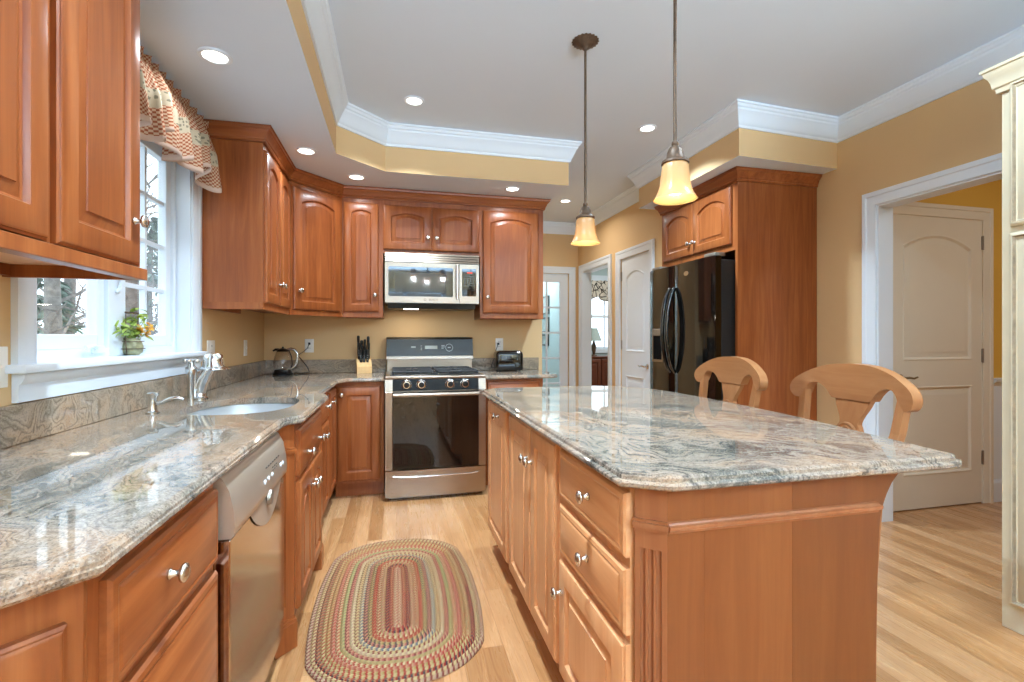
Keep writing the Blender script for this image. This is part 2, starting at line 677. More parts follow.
# dropped soffits: tan faces, white undersides
def soffit(name, poly):
    b = MB()
    n = len(poly)
    lo = b.vs([(x, y, ZS) for x, y in poly])
    hi = b.vs([(x, y, ZC) for x, y in poly])
    for i in range(n):
        b.face((lo[i], lo[(i + 1) % n], hi[(i + 1) % n], hi[i]), 0)
    b.face(list(reversed(lo)), 1)
    b.face(hi, 1)
    return struct(b.build(name, ['wall', 'ceiling'], smooth=0))


SX = -0.385
soffit('ceiling_soffit', [(XL, YR), (SX, YR), (SX, 3.38), (-.075, 3.665), (1.35, 3.665), (1.35, YB), (XL, YB)])
soffit('ceiling_soffit', [(2.235, 2.79), (XR, 2.845), (XR, 4.16), (2.235, 4.16)])

# left wall with the window opening
WY0, WY1, WZ0, WZ1 = 1.777, 2.96, 1.12, 2.24
b = MB()
b.box(XL - .15, YR, 0, XL, WY0, ZC)
b.box(XL - .15, WY1, 0, XL, YB + .12, ZC)
b.box(XL - .15, WY0, 0, XL, WY1, WZ0)
b.box(XL - .15, WY0, WZ1, XL, WY1, ZC)
struct(b.build('wall_left', 'wall', smooth=0))
b = MB()
b.box(XL, YB, 0, 1.365, YB + .12, ZC)
b.box(1.245, YB + .12, 0, 1.365, 8.4, ZC)
struct(b.build('wall_back', 'wall', smooth=0))
# right wall, with the cased opening to the hall
DY0, DY1, DZ = 1.60, 2.547, 2.10
b = MB()
b.box(XR, YR, 0, XR + .12, DY0, ZC)
b.box(XR, DY1, 0, XR + .12, 4.05, ZC)
b.box(XR, DY0, DZ, XR + .12, DY1, ZC)
struct(b.build('wall_right', 'wall', smooth=0))
# pantry wall: door and cased opening
HX = 2.44
b = MB()
b.box(HX, 4.05, 0, XR, 4.17, ZC)
b.box(HX, 4.17, 0, HX + .12, 4.32, ZC)
b.box(HX, 4.96, 0, HX + .12, 5.27, ZC)
b.box(HX, 6.09, 0, HX + .12, 8.4, ZC)
b.box(HX, 4.32, 2.10, HX + .12, 4.96, ZC)
b.box(HX, 5.27, 2.10, HX + .12, 6.09, ZC)
struct(b.build('wall_pantry', 'wall', smooth=0))
# passage end wall with the glazed door opening
b = MB()
b.box(1.365, 6.25, 0, 1.50, 6.37, ZC)
b.box(2.305, 6.25, 0, HX, 6.37, ZC)
b.box(1.50, 6.25, 2.10, 2.305, 6.37, ZC)
struct(b.build('wall_passage', 'wall', smooth=0))
# rooms beyond
b = MB()
b.box(1.365, 6.37, 0, 1.385, 8.3, ZC)
b.box(HX - .02, 6.37, 0, HX, 8.3, ZC)
b.box(1.385, 8.3, 0, HX - .02, 8.42, ZC)
struct(b.build('wall_study', 'wall_blue', smooth=0))
b = MB()
b.box(2.56, 8.3, 0, 3.40, 8.42, ZC)
b.box(4.15, 8.3, 0, 5.0, 8.42, ZC)
b.box(3.40, 8.3, 0, 4.15, 8.42, 0.98)
b.box(3.40, 8.3, 2.25, 4.15, 8.42, ZC)
b.box(4.9, 4.2, 0, 5.0, 8.3, ZC)
b.box(2.56, 6.1, 0, 2.575, 8.3, ZC)
b.box(3.22, 4.1, 0, 5.0, 4.2, ZC)
struct(b.build('wall_dining', 'wall_blue', smooth=0))
# side hall beyond the right opening
b = MB()
b.box(XR + .12, 2.66, 0, 3.36, 2.78, ZC)
b.box(4.205, 2.66, 0, 5.2, 2.78, ZC)
b.box(3.36, 2.66, 2.09, 4.205, 2.78, ZC)
b.box(5.1, -.5, 0, 5.2, 4.2, ZC)
b.box(XR + .12, -.6, 0, 5.2, -.5, ZC)
struct(b.build('wall_hall', 'wall_yellow', smooth=0))
# rear wall with two windows, far behind the photographer
b = MB()
b.box(XL - .15, YR - .12, 0, -.75, YR, ZC)
b.box(1.15, YR - .12, 0, 1.45, YR, ZC)
b.box(2.95, YR - .12, 0, XR + .12, YR, ZC)
b.box(-.75, YR - .12, 2.35, 1.15, YR, ZC)
b.box(-.75, YR - .12, 0, 1.15, YR, 1.0)
b.box(1.45, YR - .12, 0, 2.95, YR, 1.0)
b.box(1.45, YR - .12, 2.35, 2.95, YR, ZC)
struct(b.build('wall_rear', 'wall', smooth=0))

# ceiling crown moulding, one run round the room
CROWN = [(0, -.145), (.011, -.145), (.014, -.128), (.018, -.124), (.024, -.112), (.036, -.085), (.050, -.055), (.057, -.048), (.059, -.036),
         (.068, -.030), (.074, -.016), (.082, -.012), (.082, 0), (0, 0)]
path = [(SX, YR), (SX, 3.38), (-.075, 3.665), (1.35, 3.665), (1.35, YB), (1.365, YB + .02), (1.365, 6.25), (HX, 6.25), (HX, 4.16), (2.235, 4.16),
        (2.235, 2.79), (XR, 2.845), (XR, YR)]
path = [p for p in path if p != (1.365, YB + .02) and p != (1.35, YB)]
path[3:5] = [(1.35, 3.665), (1.362, 4.6), (1.365, 6.25)]
b = MB()
b.sweep(path, CROWN, lambda x, y, h: (x, y, ZC + h))
struct(b.build('trim_1', 'white', smooth=25))

CASE = [(0, 0), (0, .012), (.006, .015), (.055, .018), (.062, .024), (.086, .024), (.090, .018), (.090, 0)]


def casing(name, x0, x1, zt, f, mat='white', parent=None, legs=True):
    """door casing: path up, across, down in wall coordinates; f(u, z, out)"""
    path = [(x1, 0), (x1, zt), (x0, zt), (x0, 0)]
    b = MB()
    b.sweep(path, CASE, lambda u, z, h: f(u, z, h))
    return b.build(name, mat, parent, smooth=25)


struct(casing('trim_2', DY0, DY1, DZ, lambda u, z, h: (XR - h, u, z)))
struct(casing('trim_3', 5.27, 6.09, 2.10, lambda u, z, h: (HX - h, u, z)))
# jamb linings
b = MB()
b.box(XR - .001, DY1 - .012, 0, XR + .121, DY1 + .001, DZ)
b.box(XR - .001, DY0 - .001, 0, XR + .121, DY0 + .012, DZ)
b.box(XR - .001, DY0 + .012, DZ - .012, XR + .121, DY1 - .012, DZ + .001)
struct(b.build('trim_4', 'white', smooth=0))
b = MB()
b.box(HX - .001, 6.078, 0, HX + .121, 6.091, 2.10)
b.box(HX - .001, 5.269, 0, HX + .121, 5.282, 2.10)
b.box(HX - .001, 5.282, 2.088, HX + .121, 6.078, 2.101)
struct(b.build('trim_5', 'white', smooth=0))

# baseboards
BASE = [(0, 0), (.014, 0), (.014, .11), (.010, .125), (.004, .135), (0, .137)]
b = MB()
b.sweep([(XR, 4.0), (XR, DY1 + .092)], BASE, lambda x, y, h: (x, y, h))
b.sweep([(XR, DY0 - .092), (XR, YR)], BASE, lambda x, y, h: (x, y, h))
struct(b.build('baseboard_right', 'white', smooth=0))
b = MB()
b.sweep([(4.305, 2.66), (5.1, 2.66)], [(0, 0), (.016, 0), (.016, .14), (.008, .165), (0, .167)], lambda x, y, h: (x, y, h))
struct(b.build('baseboard_hall', 'white', smooth=0))
# hall wainscot with its chair rail
b = MB()
b.box(4.305, 2.652, .167, 5.1, 2.66, .87)
b.sweep([(4.305, 2.66), (5.1, 2.66)], [(0, .86), (.012, .865), (.018, .88), (.032, .895), (.036, .915), (0, .92)], lambda x, y, h: (x, y, h))
struct(b.build('trim_6', 'white', smooth=0))


def moulded_door(root, w, h, panels, mat, t=.035, name='door_slab'):
    """slab with raised mouldings round each panel, front at y=0 facing -Y; panels = (x0, x1, z0, z1, rise)"""
    b = MB()
    b.box(0, .009, 0, w, t, h)
    # front skin with panel holes
    holes = [panel_loop(x0, x1, z0, z1, r, 0) for x0, x1, z0, z1, r in panels]
    b.fill([[(0, 0, 0), (w, 0, 0), (w, 0, h), (0, 0, h)]] + holes)
    b.loft([[(0, 0, 0), (w, 0, 0), (w, 0, h), (0, 0, h)], [(0, .009, 0), (w, .009, 0), (w, .009, h), (0, .009, h)]], (False, False))
    for x0, x1, z0, z1, r in panels:
        b.loft([panel_loop(x0 + i, x1 - i, z0 + i, z1 - i, r, y) for i, y in
                ((0, 0), (.004, -.004), (.010, -.003), (.022, .0075), (.036, .008), (.062, .001), (.066, .001))], (False, True))
    return b.build(name, mat, root, smooth=25, weld=1e-5)


# door_1: closed arched panel door at the end of the side hall
d = sroot('door_1', (3.36, 2.655, 0.008))
moulded_door(d, .845, 2.08, [(.10, .745, .235, .865, 0), (.10, .745, 1.05, 1.95, .085)], 'cream_door')
b = MB()
for z in (.28, 1.03, 1.86):
    b.box(.838, -.006, z, .852, 0, z + .10, .001)
    b.lathe([(.005, -.002), (.005, .102)], (.848, -.007, z), 'Z', 8, caps=True)
b.build('hinge', 'pewter', d)
b = MB()
b.lathe([(.0005, 0), (.026, -.001), (.027, -.007), (.012, -.012), (.010, -.045), (.0005, -.048)], (.07, 0, .93), 'Y', 16)
b.tube([(.07, -.042, .93), (.10, -.046, .935), (.14, -.046, .928), (.175, -.044, .937)], [.008, .008, .007, .006], 8)
b.build('door_handle', 'brass', d)
casing('door_casing', 0, .845, 2.085, lambda u, z, h: (u, .005 - h, z - .008), 'cream_door', d)

# door_2: pantry door beside the refrigerator, hinged on its far side
d = sroot('door_2', (HX + .012, 4.955, .008), -pi / 2)
moulded_door(d, .63, 2.08, [(.10, .50, .22, .80, 0), (.10, .50, 1.06, 1.93, .06)], 'white')
b = MB()
for z in (.25, 1.08, 1.84):
    b.box(-.004, -.010, z, .010, 0, z + .10, .001)
b.build('hinge', 'pewter', d)
b = MB()
b.lathe([(.0005, 0), (.026, -.001), (.027, -.007), (.012, -.012), (.010, -.045), (.0005, -.048)], (.57, 0, .92), 'Y', 16)
b.tube([(.57, -.042, .92), (.53, -.046, .925), (.49, -.046, .918), (.455, -.044, .927)], [.008, .008, .007, .006], 8)
b.build('door_handle', 'nickel', d)
casing('door_casing', -.005, .635, 2.088, lambda u, z, h: (u, -.012 - h + .0, z - .008), 'white', d)

# door_3: glazed door at the end of the passage
d = sroot('door_3', (1.51, 6.27, .008))
b = MB()
W3, H3 = .785, 2.08
b.box(0, 0, 0, .115, .035, H3)
b.box(W3 - .115, 0, 0, W3, .035, H3)
b.box(.115, 0, 0, W3 - .115, .035, .24)
b.box(.115, 0, H3 - .115, W3 - .115, .035, H3)
for k in (1, 2):
    x = .115 + (W3 - .23) * k / 3
    b.box(x - .011, .004, .24, x + .011, .031, H3 - .115)
for k in range(1, 5):
    z = .24 + (H3 - .355) * k / 5
    b.box(.115, .005, z - .011, W3 - .115, .030, z + .011)
b.build('door_slab', 'white', d, smooth=0)
b = MB()
b.box(.115, .015, .24, W3 - .115, .019, H3 - .115)
b.build('glass', 'pane', d)
casing('door_casing', -.01, .795, 2.092, lambda u, z, h: (u, -.02 - h, z - .008), 'white', d)

# window_1: kitchen casement over the sink
w = sroot('window_1')
GX = XL - .10
b = MB()
# jamb liners
b.box(XL - .15, WY0 - .001, WZ0, XL, WY0 + .018, WZ1)
b.box(XL - .15, WY1 - .018, WZ0, XL, WY1 + .001, WZ1)
b.box(XL - .15, WY0 + .018, WZ1 - .018, XL, WY1 - .018, WZ1)
b.build('window_jamb', 'white', w, smooth=0)
b = MB()
ym = (WY0 + WY1) / 2
f0, f1, fz0, fz1 = WY0 + .018, WY1 - .018, WZ0 + .025, WZ1 - .018
b.box(GX - .03, ym - .055, fz0, GX + .035, ym + .055, fz1, .003)
b.box(GX - .03, f0, fz0, GX + .035, f0 + .03, fz1, .003)
b.box(GX - .03, f1 - .03, fz0, GX + .035, f1, fz1, .003)
for ya_, yb_ in ((f0 + .0302, ym - .0552), (ym + .0552, f1 - .0302)):
    b.box(GX - .029, ya_, fz0, GX + .034, yb_, fz0 + .035)
    b.box(GX - .029, ya_, fz1 - .03, GX + .034, yb_, fz1)
b.build('window_frame', 'white', w)
for a, c in ((f0 + .03, ym - .055), (ym + .055, f1 - .03)):
    b = MB()
    z0, z1 = fz0 + .035, fz1 - .03
    b.box(GX - .02, a, z0, GX + .02, a + .05, z1, .003)
    b.box(GX - .02, c - .05, z0, GX + .02, c, z1, .003)
    b.box(GX - .02, a + .05, z0, GX + .02, c - .05, z0 + .055, .003)
    b.box(GX - .02, a + .05, z1 - .055, GX + .02, c - .05, z1, .003)
    ya, yc, za, zc = a + .05, c - .05, z0 + .055, z1 - .055
    if a > ym:
        y = (ya + yc) / 2
        b.box(GX - .012, y - .009, za, GX + .012, y + .009, zc)
    if a > ym:
        for k in (1, 2, 3):
            z = za + (zc - za) * k / 4
            b.box(GX - .011, ya, z - .009, GX + .011, yc, z + .009)
    s_ = b.build('sash', 'white', w)
    b = MB()
    b.box(GX - .004, ya, za, GX, yc, zc)
    b.build('pane', 'pane', s_)
    b = MB()
    yl = c - .10 if a < ym else a + .12
    b.box(GX + .02, yl - .02, z0 - .02, GX + .045, yl + .06, z0 + .012, .004)
    b.tube([(GX + .045, yl, z0 + .002), (GX + .06, yl - .04, z0 + .012), (GX + .055, yl - .09, z0 + .004)], [.006, .006, .008], 8)
    b.build('crank_handle', 'white', s_)
b = MB()
b.lathe([(.0005, 0), (.012, .001), (.012, .01), (.005, .014), (.0005, .015)], (GX + .035, ym, 1.42), 'X', 12)
b.tube([(GX + .045, ym, 1.42), (GX + .055, ym + .004, 1.47), (GX + .05, ym + .002, 1.54)], [.007, .008, .005], 8)
b.build('lock_lever', 'white', w)
# stool, apron and casing
b = MB()
b.box(XL - .10, WY0 - .115, WZ0, XL + .055, WY1 + .095, WZ0 + .025, .006, 2)
b.build('window_stool', 'white', w)
b = MB()
AP = [(0.002, 1.034), (.018, 1.034), (.020, 1.085), (.026, 1.090), (.034, 1.105), (.036, 1.118), (.002, 1.119)]
b.loft([[(XL + o, WY0 - .085, z) for o, z in AP], [(XL + o, WY1 + .075, z) for o, z in AP]])
b.build('window_apron', 'white', w, smooth=25)
b = MB()
for y0, y1 in ((WY0 - .085, WY0 + .004), (WY1 - .004, WY1 + .098)):
    pr = [(0, 0), (.018, 0), (.022, .012), (.022, .03), (.016, .04), (.016, .075), (.010, .089), (0, .089)]
    if y0 > 2:
        pr = [(o, q * 1.146) for o, q in pr]
    if y0 > 2:
        pr = [(o, .102 - q) for o, q in pr]
    else:
        pr = [(o, .089 - q) for o, q in reversed(pr)]
        pr = [(o, .089 - q) for o, q in pr]
    b.loft([[(XL + o, y0 + q, WZ0 + .025) for o, q in pr], [(XL + o, y0 + q, WZ1 + .085) for o, q in pr]])
b.box(XL, WY0, WZ1, XL + .018, WY1, WZ1 + .085, .003)
b.build('window_casing', 'white', w, smooth=25)

# window_2: window of the room past the passage opening
w2 = sroot('window_2')
b = MB()
b.box(3.30, 8.275, .93, 4.25, 8.30, 1.0)
b.box(3.30, 8.28, 1.0, 3.41, 8.30, 2.36)
b.box(4.14, 8.28, 1.0, 4.25, 8.30, 2.36)
b.box(3.41, 8.28, 2.24, 4.14, 8.30, 2.36)
b.box(3.41, 8.33, 1.0, 3.47, 8.37, 2.24)
b.box(4.08, 8.33, 1.0, 4.14, 8.37, 2.24)
b.box(3.47, 8.33, 1.58, 4.08, 8.37, 1.63)
b.box(3.47, 8.33, .98, 4.08, 8.37, 1.04)
b.box(3.765, 8.335, 1.0, 3.785, 8.365, 2.24)
b.build('window_frame', 'white', w2, smooth=0)
b = MB()
b.box(3.47, 8.348, 1.04, 4.08, 8.352, 2.24)
b.build('pane', 'pane', w2)
# window_3 / window_4: rear windows
for i, (x0, x1) in enumerate(((-.75, 1.15), (1.45, 2.95))):
    wr = sroot('window_%d' % (3 + i))
    b = MB()
    for a in (x0, (x0 + x1) / 2 - .05, x1 - .10):
        b.box(a, YR - .09, 1.0, a + .10, YR - .04, 2.35)
    b.box(x0, YR - .09, 1.0, x1, YR - .04, 1.10)
    b.box(x0, YR - .09, 2.25, x1, YR - .04, 2.35)
    b.build('window_frame', 'white', wr, smooth=0)
    b = MB()
    b.box(x0 + .1, YR - .07, 1.10, x1 - .1, YR - .066, 2.25)
    b.build('pane', 'pane', wr)
# ground outside
b = MB()
b.box(-40, -40, -.62, 40, 40, -.6)
struct(b.build('ground_outside', plain('thin snow over leaf litter', '#c9cccb', 0.9, var=0.25, scale=1.2)))

# ------------------------------------------------------------------ recessed lights
def recessed(x, y, z, label, power=9, group='recessed ceiling lights', color=(0.66, 0.85, 1.0), spread=150):
    t = thing('recessed_light', label, 'ceiling light', (x, y, z), 0, group)
    b = MB()
    b.lathe([(.067, 0), (.067, -.003), (.060, -.007), (.050, -.006), (.047, -.001), (.047, 0)], (0, 0, 0), 'Z', 32)
    b.build('trim_ring', 'white', t)
    b = MB()
    b.lathe([(.0005, -.004), (.034, -.0035), (.048, -.001)], (0, 0, 0), 'Z', 28)
    b.build('lens', 'lens', t)
    area_light('lamp', (0, 0, -.012), (0, 0, 0), .085, .085, power, color, t, 'DISK', radians(spread))
    return t


recessed(-.76, 2.33, ZS, 'recessed ceiling light over the sink window, beside the valance', 3, color=(.84, .92, 1.0))
recessed(-.57, 3.38, ZS, 'recessed light in the low soffit beside the diagonal corner cabinet crown', 2.2, color=(.84, .92, 1.0))
recessed(-.29, 3.84, ZS, 'recessed light in the low soffit above the narrow cabinet left of the microwave', 2.2, color=(.84, .92, 1.0))
recessed(.93, 3.85, ZS, 'recessed light in the low soffit above the tall cabinet right of the microwave', 2.2, color=(.84, .92, 1.0))
recessed(.116, 3.22, ZC, 'recessed light in the raised tray ceiling in front of the range', 19, color=(.76, .90, 1.0), spread=115)
recessed(1.81, 3.24, ZC, 'recessed light in the high ceiling between the two pendant rods, near the refrigerator', 24, spread=122)
recessed(1.87, 5.19, ZC, 'recessed light farthest back, in the passage ceiling behind the far pendant', 6, color=(1.0, .95, .88), spread=150)

recessed(.116, 1.30, ZC, 'added fill light in the tray ceiling above the braided rug, beyond the top of the view', 31, spread=125)  # unseen fixture added to brighten the aisle
recessed(1.81, 1.30, ZC, 'added fill light in the high ceiling near the hall opening, beyond the top of the view', 16)  # unseen fixture added for more light on the right side

# added fill lights that brighten the hall and rooms beyond, without any fitting
area_light('hall_fill', (4.1, 1.2, 2.7), (0, 0, 0), .3, .3, 10, (.92, .97, 1.0))
area_light('study_fill', (1.9, 7.5, 2.7), (0, 0, 0), .4, .4, 22, (.88, .96, 1.0))
area_light('dining_fill', (3.7, 6.6, 2.7), (0, 0, 0), .4, .4, 30, (1.0, .95, .88))

# ------------------------------------------------------------------ cabinets
R90 = pi / 2


def base_body(root, w, d=.60, mat='cherry', kick=True, x0=0.0, top=.883, side_kick='darkwood'):
    b = MB()
    pr = [(0, .112), (0, top), (d, top), (d, 0.002), (.075, 0.002), (.075, .112)] if kick else [(0, 0.002), (0, top), (d, top), (d, 0.002)]
    b.extrude(pr, lambda p: (x0, p[0], p[1]), lambda p: (x0 + w, p[0], p[1]))
    return b.build('body', mat, root, smooth=0)


def upper_body(root, w, z0, z1, d=.33, mat='cherry', ends=(0, 0), lip=.002):
    b = MB()
    b.box(0, 0, z0 + .04, w, d, z1)
    b.build('body', mat, root, smooth=0)
    b = MB()
    b.box(0, -lip, z0, w, .020, z0 + .04 - (.006 if lip > .01 else 0), .002)
    for k, x in ((0, 0), (1, w - .018)):
        if ends[k]:
            b.box(x, .02, z0, x + .018, d, z0 + .04)
    b.box(0, d - .02, z0 + .004, w, d, z0 + .04)
    b.build('light_rail', mat, root, smooth=0)
    b = MB()
    b.box(.019, .021, z0 + .036, w - .019, d - .021, z0 + .0395)
    b.build('underside', 'under', root, smooth=0)


# upper cabinet nearest the camera, left of the window
UZ = 1.385
t = thing('upper_cabinet', 'cherry wall cabinet at the left edge, left of the window, cut by the frame', 'cabinet', (-.75, .84, 0), R90)
upper_body(t, .838, 1.395, 2.36, .33, ends=(0, 1), lip=.020)
add_door(t, .078, .418, 1.434, 2.30, 'cherry', .05, .062, (.113, 1.56))
add_door(t, .448, .803, 1.434, 2.30, 'cherry', .05, .062, (.757, 1.557))

# upper cabinet right of the window
t = thing('upper_cabinet', 'cherry two-door wall cabinet on the left wall, right of the window valance', 'cabinet', (-.75, 3.063, 0), R90)
upper_body(t, .687, UZ, 2.40, .33, ends=(1, 0))
add_door(t, .012, .340, 1.425, 2.315, 'cherry', .036, .060, (.305, 1.56))
add_door(t, .346, .680, 1.425, 2.315, 'cherry', .036, .060, (.382, 1.56))

# diagonal corner cabinet
p0, p1 = Vector((-.75, 3.75)), Vector((-.42, 4.11))
ang = atan2(p1.y - p0.y, p1.x - p0.x)
wd = (p1 - p0).length
t = thing('corner_cabinet', 'cherry diagonal corner wall cabinet with one arched door', 'cabinet', (p0.x, p0.y, 0), ang)


def to_local(pts, o, a):
    return [((x - o.x) * cos(a) + (y - o.y) * sin(a), -(x - o.x) * sin(a) + (y - o.y) * cos(a)) for x, y in pts]


b = MB()
b.prism(to_local([(XL, 3.752), (-.75, 3.752), (-.422, 4.11), (-.422, YB), (XL, YB)], p0, ang), UZ + .04, 2.40)
b.build('body', 'cherry', t, smooth=0)
b = MB()
b.box(.005, -.002, UZ, wd - .005, .02, UZ + .04, .002)
b.build('light_rail', 'cherry', t, smooth=0)
add_door(t, .035, wd - .03, 1.425, 2.315, 'cherry', .036, .062, (.075, 1.565))

# wall cabinets over the range wall
t = thing('upper_cabinet', 'narrow cherry wall cabinet with arched door, left of the microwave', 'cabinet', (-.42, 4.11, 0))
upper_body(t, .318, UZ, 2.40, .33, ends=(0, 1))
add_door(t, .012, .283, 1.43, 2.315, 'cherry', .024, .058, (.255, 1.565))
t = thing('upper_cabinet', 'short cherry wall cabinet with two doors, directly above the microwave', 'cabinet', (-.1015, 4.11, 0))
b = MB()
b.box(0, 0, 1.915, .806, .33, 2.40)
b.build('body', 'cherry', t, smooth=0)
add_door(t, .001, .394, 1.945, 2.31, 'cherry', .028, .062, (.361, 2.05))
add_door(t, .400, .798, 1.945, 2.31, 'cherry', .028, .062, (.434, 2.05))
t = thing('upper_cabinet', 'tall cherry wall cabinet with one wide arched door, right of the microwave', 'cabinet', (.705, 4.11, 0))
upper_body(t, .568, UZ, 2.40, .33, ends=(1, 1))
add_door(t, .022, .520, 1.43, 2.315, 'cherry', .038, .066, (.062, 1.565))

# crown moulding over the run of wall cabinets
CCROWN = [(0, -.085), (.010, -.085), (.014, -.075), (.012, -.068), (.018, -.062), (.026, -.040), (.040, -.022), (.045, -.020), (.047, -.006),
          (.053, -.002), (.053, .0), (0, 0)]


def crown_run(path, top, name, label, mat='cherry_h', parent=None):
    b = MB()
    b.sweep(path, CCROWN, lambda x, y, h: (x, y, top + h))
    o = b.build(name, mat, parent, smooth=25)
    if label:
        tag(o, label, 'moulding')
    return o


crown_run([(XL + .002, 3.061), (-.748, 3.061), (-.748, 3.75), (-.421, 4.108), (1.276, 4.108), (1.276, YB - .002)], ZS - .003, 'crown_molding',
          'stepped cherry crown moulding along the wall cabinets beside and above the microwave')
t0 = [o for o in COL.objects if o.name == 'upper_cabinet'][0]
b = MB()
b.sweep([(.0, -.002), (.840, -.002), (.840, .325)], CCROWN, lambda x, y, h: (x, y, 2.437 + h))
b.box(0, 0, 2.36, .838, .33, 2.436)
b.build('crown', 'cherry', t0, smooth=25)

# ---------------------------------------------------------------- base cabinets, left run
FX = -.45
t = thing('base_cabinet', 'cherry base cabinet with a drawer, just left of the dishwasher', 'cabinet', (FX, .852, 0), R90)
base_body(t, .514)
add_door(t, .030, .500, .665, .845, 'cherry_h', knob=(.215, .765), name='drawer', drawer=True)
add_door(t, .030, .500, .130, .640, 'cherry_h', name='drawer', knob=(.215, .50), drawer=True)

# diagonal end cabinet (its face runs back towards the wall beside the camera)
q0, q1 = Vector((-.93, .363)), Vector((-.453, .850))
ang2 = atan2(q1.y - q0.y, q1.x - q0.x)
wq = (q1 - q0).length
t = thing('corner_cabinet', 'cherry angled end base cabinet in the bottom left corner', 'cabinet', (q0.x, q0.y, 0), ang2)
b = MB()
b.prism(to_local([(XL + .004, .363), (q0.x, q0.y), (q1.x, q1.y), (XL + .004, .850)], q0, ang2), .11, .883)
b.prism(to_local([(XL + .004, .43), (q0.x - .06, q0.y + .07), (q1.x - .08, q1.y), (XL + .004, .850)], q0, ang2), .002, .11)
b.build('body', 'cherry', t, smooth=0)
add_door(t, .05, wq - .022, .13, .812, 'cherry', 0, .055, (.09, .74))

# sink base with two angled fluted posts
SBX = -.393
t = thing('sink_cabinet', 'cherry sink base cabinet bumped forward, with angled fluted posts', 'cabinet', (SBX, 2.065, 0), R90)
SW = .64
b = MB()
pr = [(0, .112), (0, .883), (.03, .883), (.03, .112)]
b.extrude(pr, lambda p: (0, p[0], p[1]), lambda p: (SW, p[0], p[1]))
b.box(.0, .05, .002, SW, .08, .112)
b.box(0, .03, .112, .018, .64, .66)
b.box(SW - .018, .03, .112, SW, .64, .66)
b.box(.018, .03, .112, SW - .018, .64, .13)
b.build('body', 'cherry', t, smooth=0)
add_door(t, .03, SW - .03, .665, .85, 'cherry_h', name='false_drawer', drawer=True)
fd = t.children[-1]
add_knob(fd, .145, .065)
add_knob(fd, SW - .20, .065)
add_door(t, .03, SW / 2 - .003, .13, .64, 'cherry', .03, .055, (SW / 2 - .035, .555))
add_door(t, SW / 2 + .003, SW - .03, .13, .64, 'cherry', .03, .055, (SW / 2 + .035, .555))


def fluted_post(root, p, a, w, z1, name='post', mat='cherry', band=.775, foot=.12, depth=.03, n=3):
    """flat pilaster with grooves; p = local position of its left edge, a = angle of its face"""
    b = MB()

    def flute_face(groove):
        pts = [(0, depth), (0, 0)]
        if groove:
            g = .006
            for k in range(n):
                c = w * (k + 1) / (n + 1)
                pts += [(c - g, 0), (c - g * .7, g * .8), (c, g * 1.1), (c + g * .7, g * .8), (c + g, 0)]
        pts += [(w, 0), (w, depth)]
        return pts

    def seg(z0, z1, groove, out=0.0):
        P = flute_face(groove)
        P = [(x, y - (out if y < depth else 0)) for x, y in P]
        f = lambda z: (lambda q: (p[0] + q[0] * cos(a) - q[1] * sin(a), p[1] + q[0] * sin(a) + q[1] * cos(a), z))
        b.extrude(P, f(z0), f(z1))
    seg(foot, foot + .05, False)
    seg(foot + .05, band - .055, True)
    seg(band - .055, z1, False)
    o = b.build(name, mat, root, smooth=30)
    b = MB()
    for z0, z1_, out in ((band - .012, band - .004, .006), (band - .004, band + .008, .012), (band + .008, band + .014, .006)):
        P = [(-out * .3, depth), (-out * .3, -out), (w + out * .3, -out), (w + out * .3, depth)]
        f = lambda z: (lambda q: (p[0] + q[0] * cos(a) - q[1] * sin(a), p[1] + q[0] * sin(a) + q[1] * cos(a), z))
        b.extrude(P, f(z0), f(z1_))
    b.build('capital', mat, o, smooth=0)
    b = MB()
    f = lambda z: (lambda q: (p[0] + q[0] * cos(a) - q[1] * sin(a), p[1] + q[0] * sin(a) + q[1] * cos(a), z))
    for z0, z1_, out in ((.002, foot - .02, .014), (foot - .02, foot - .008, .010), (foot - .008, foot + .002, .005)):
        P = [(-out * .3, depth), (-out * .3, -out), (w + out * .3, -out), (w + out * .3, depth)]
        b.extrude(P, f(z0), f(z1_))
    b.build('plinth', mat, o, smooth=0)
    return o


# local frame: x along the wall, y towards the wall; posts turn 45 degrees out of the cabinet line
fluted_post(t, (-.066, .058), -radians(42), .088, .883, n=1)
fluted_post(t, (SW + .002, .0), radians(0.0), .068, .883, n=1, depth=.05)

t = thing('base_cabinet', 'cherry base cabinet with one drawer over two doors, beyond the sink cabinet', 'cabinet', (FX, 2.83, 0), R90)
base_body(t, .60)
add_door(t, .03, .575, .70, .85, 'cherry_h', knob=(.42, .785), name='drawer', drawer=True)
add_door(t, .03, .30, .13, .675, 'cherry', 0, .05, (.272, .62))
add_door(t, .306, .575, .13, .675, 'cherry', 0, .05, (.334, .62))
t = thing('corner_cabinet', 'cherry corner base cabinet in the inner corner, with one narrow door', 'cabinet', (FX, 3.435, 0), R90)
b = MB()
pr = [(0, .112), (0, .883), (.60, .883), (.60, 0.002), (.075, 0.002), (.075, .112)]
b.extrude(pr, lambda p: (0, p[0], p[1]), lambda p: (.98, p[0], p[1]))
b.build('body', 'cherry', t, smooth=0)
add_door(t, .03, .36, .13, .85, 'cherry', 0, .05, (.06, .78))

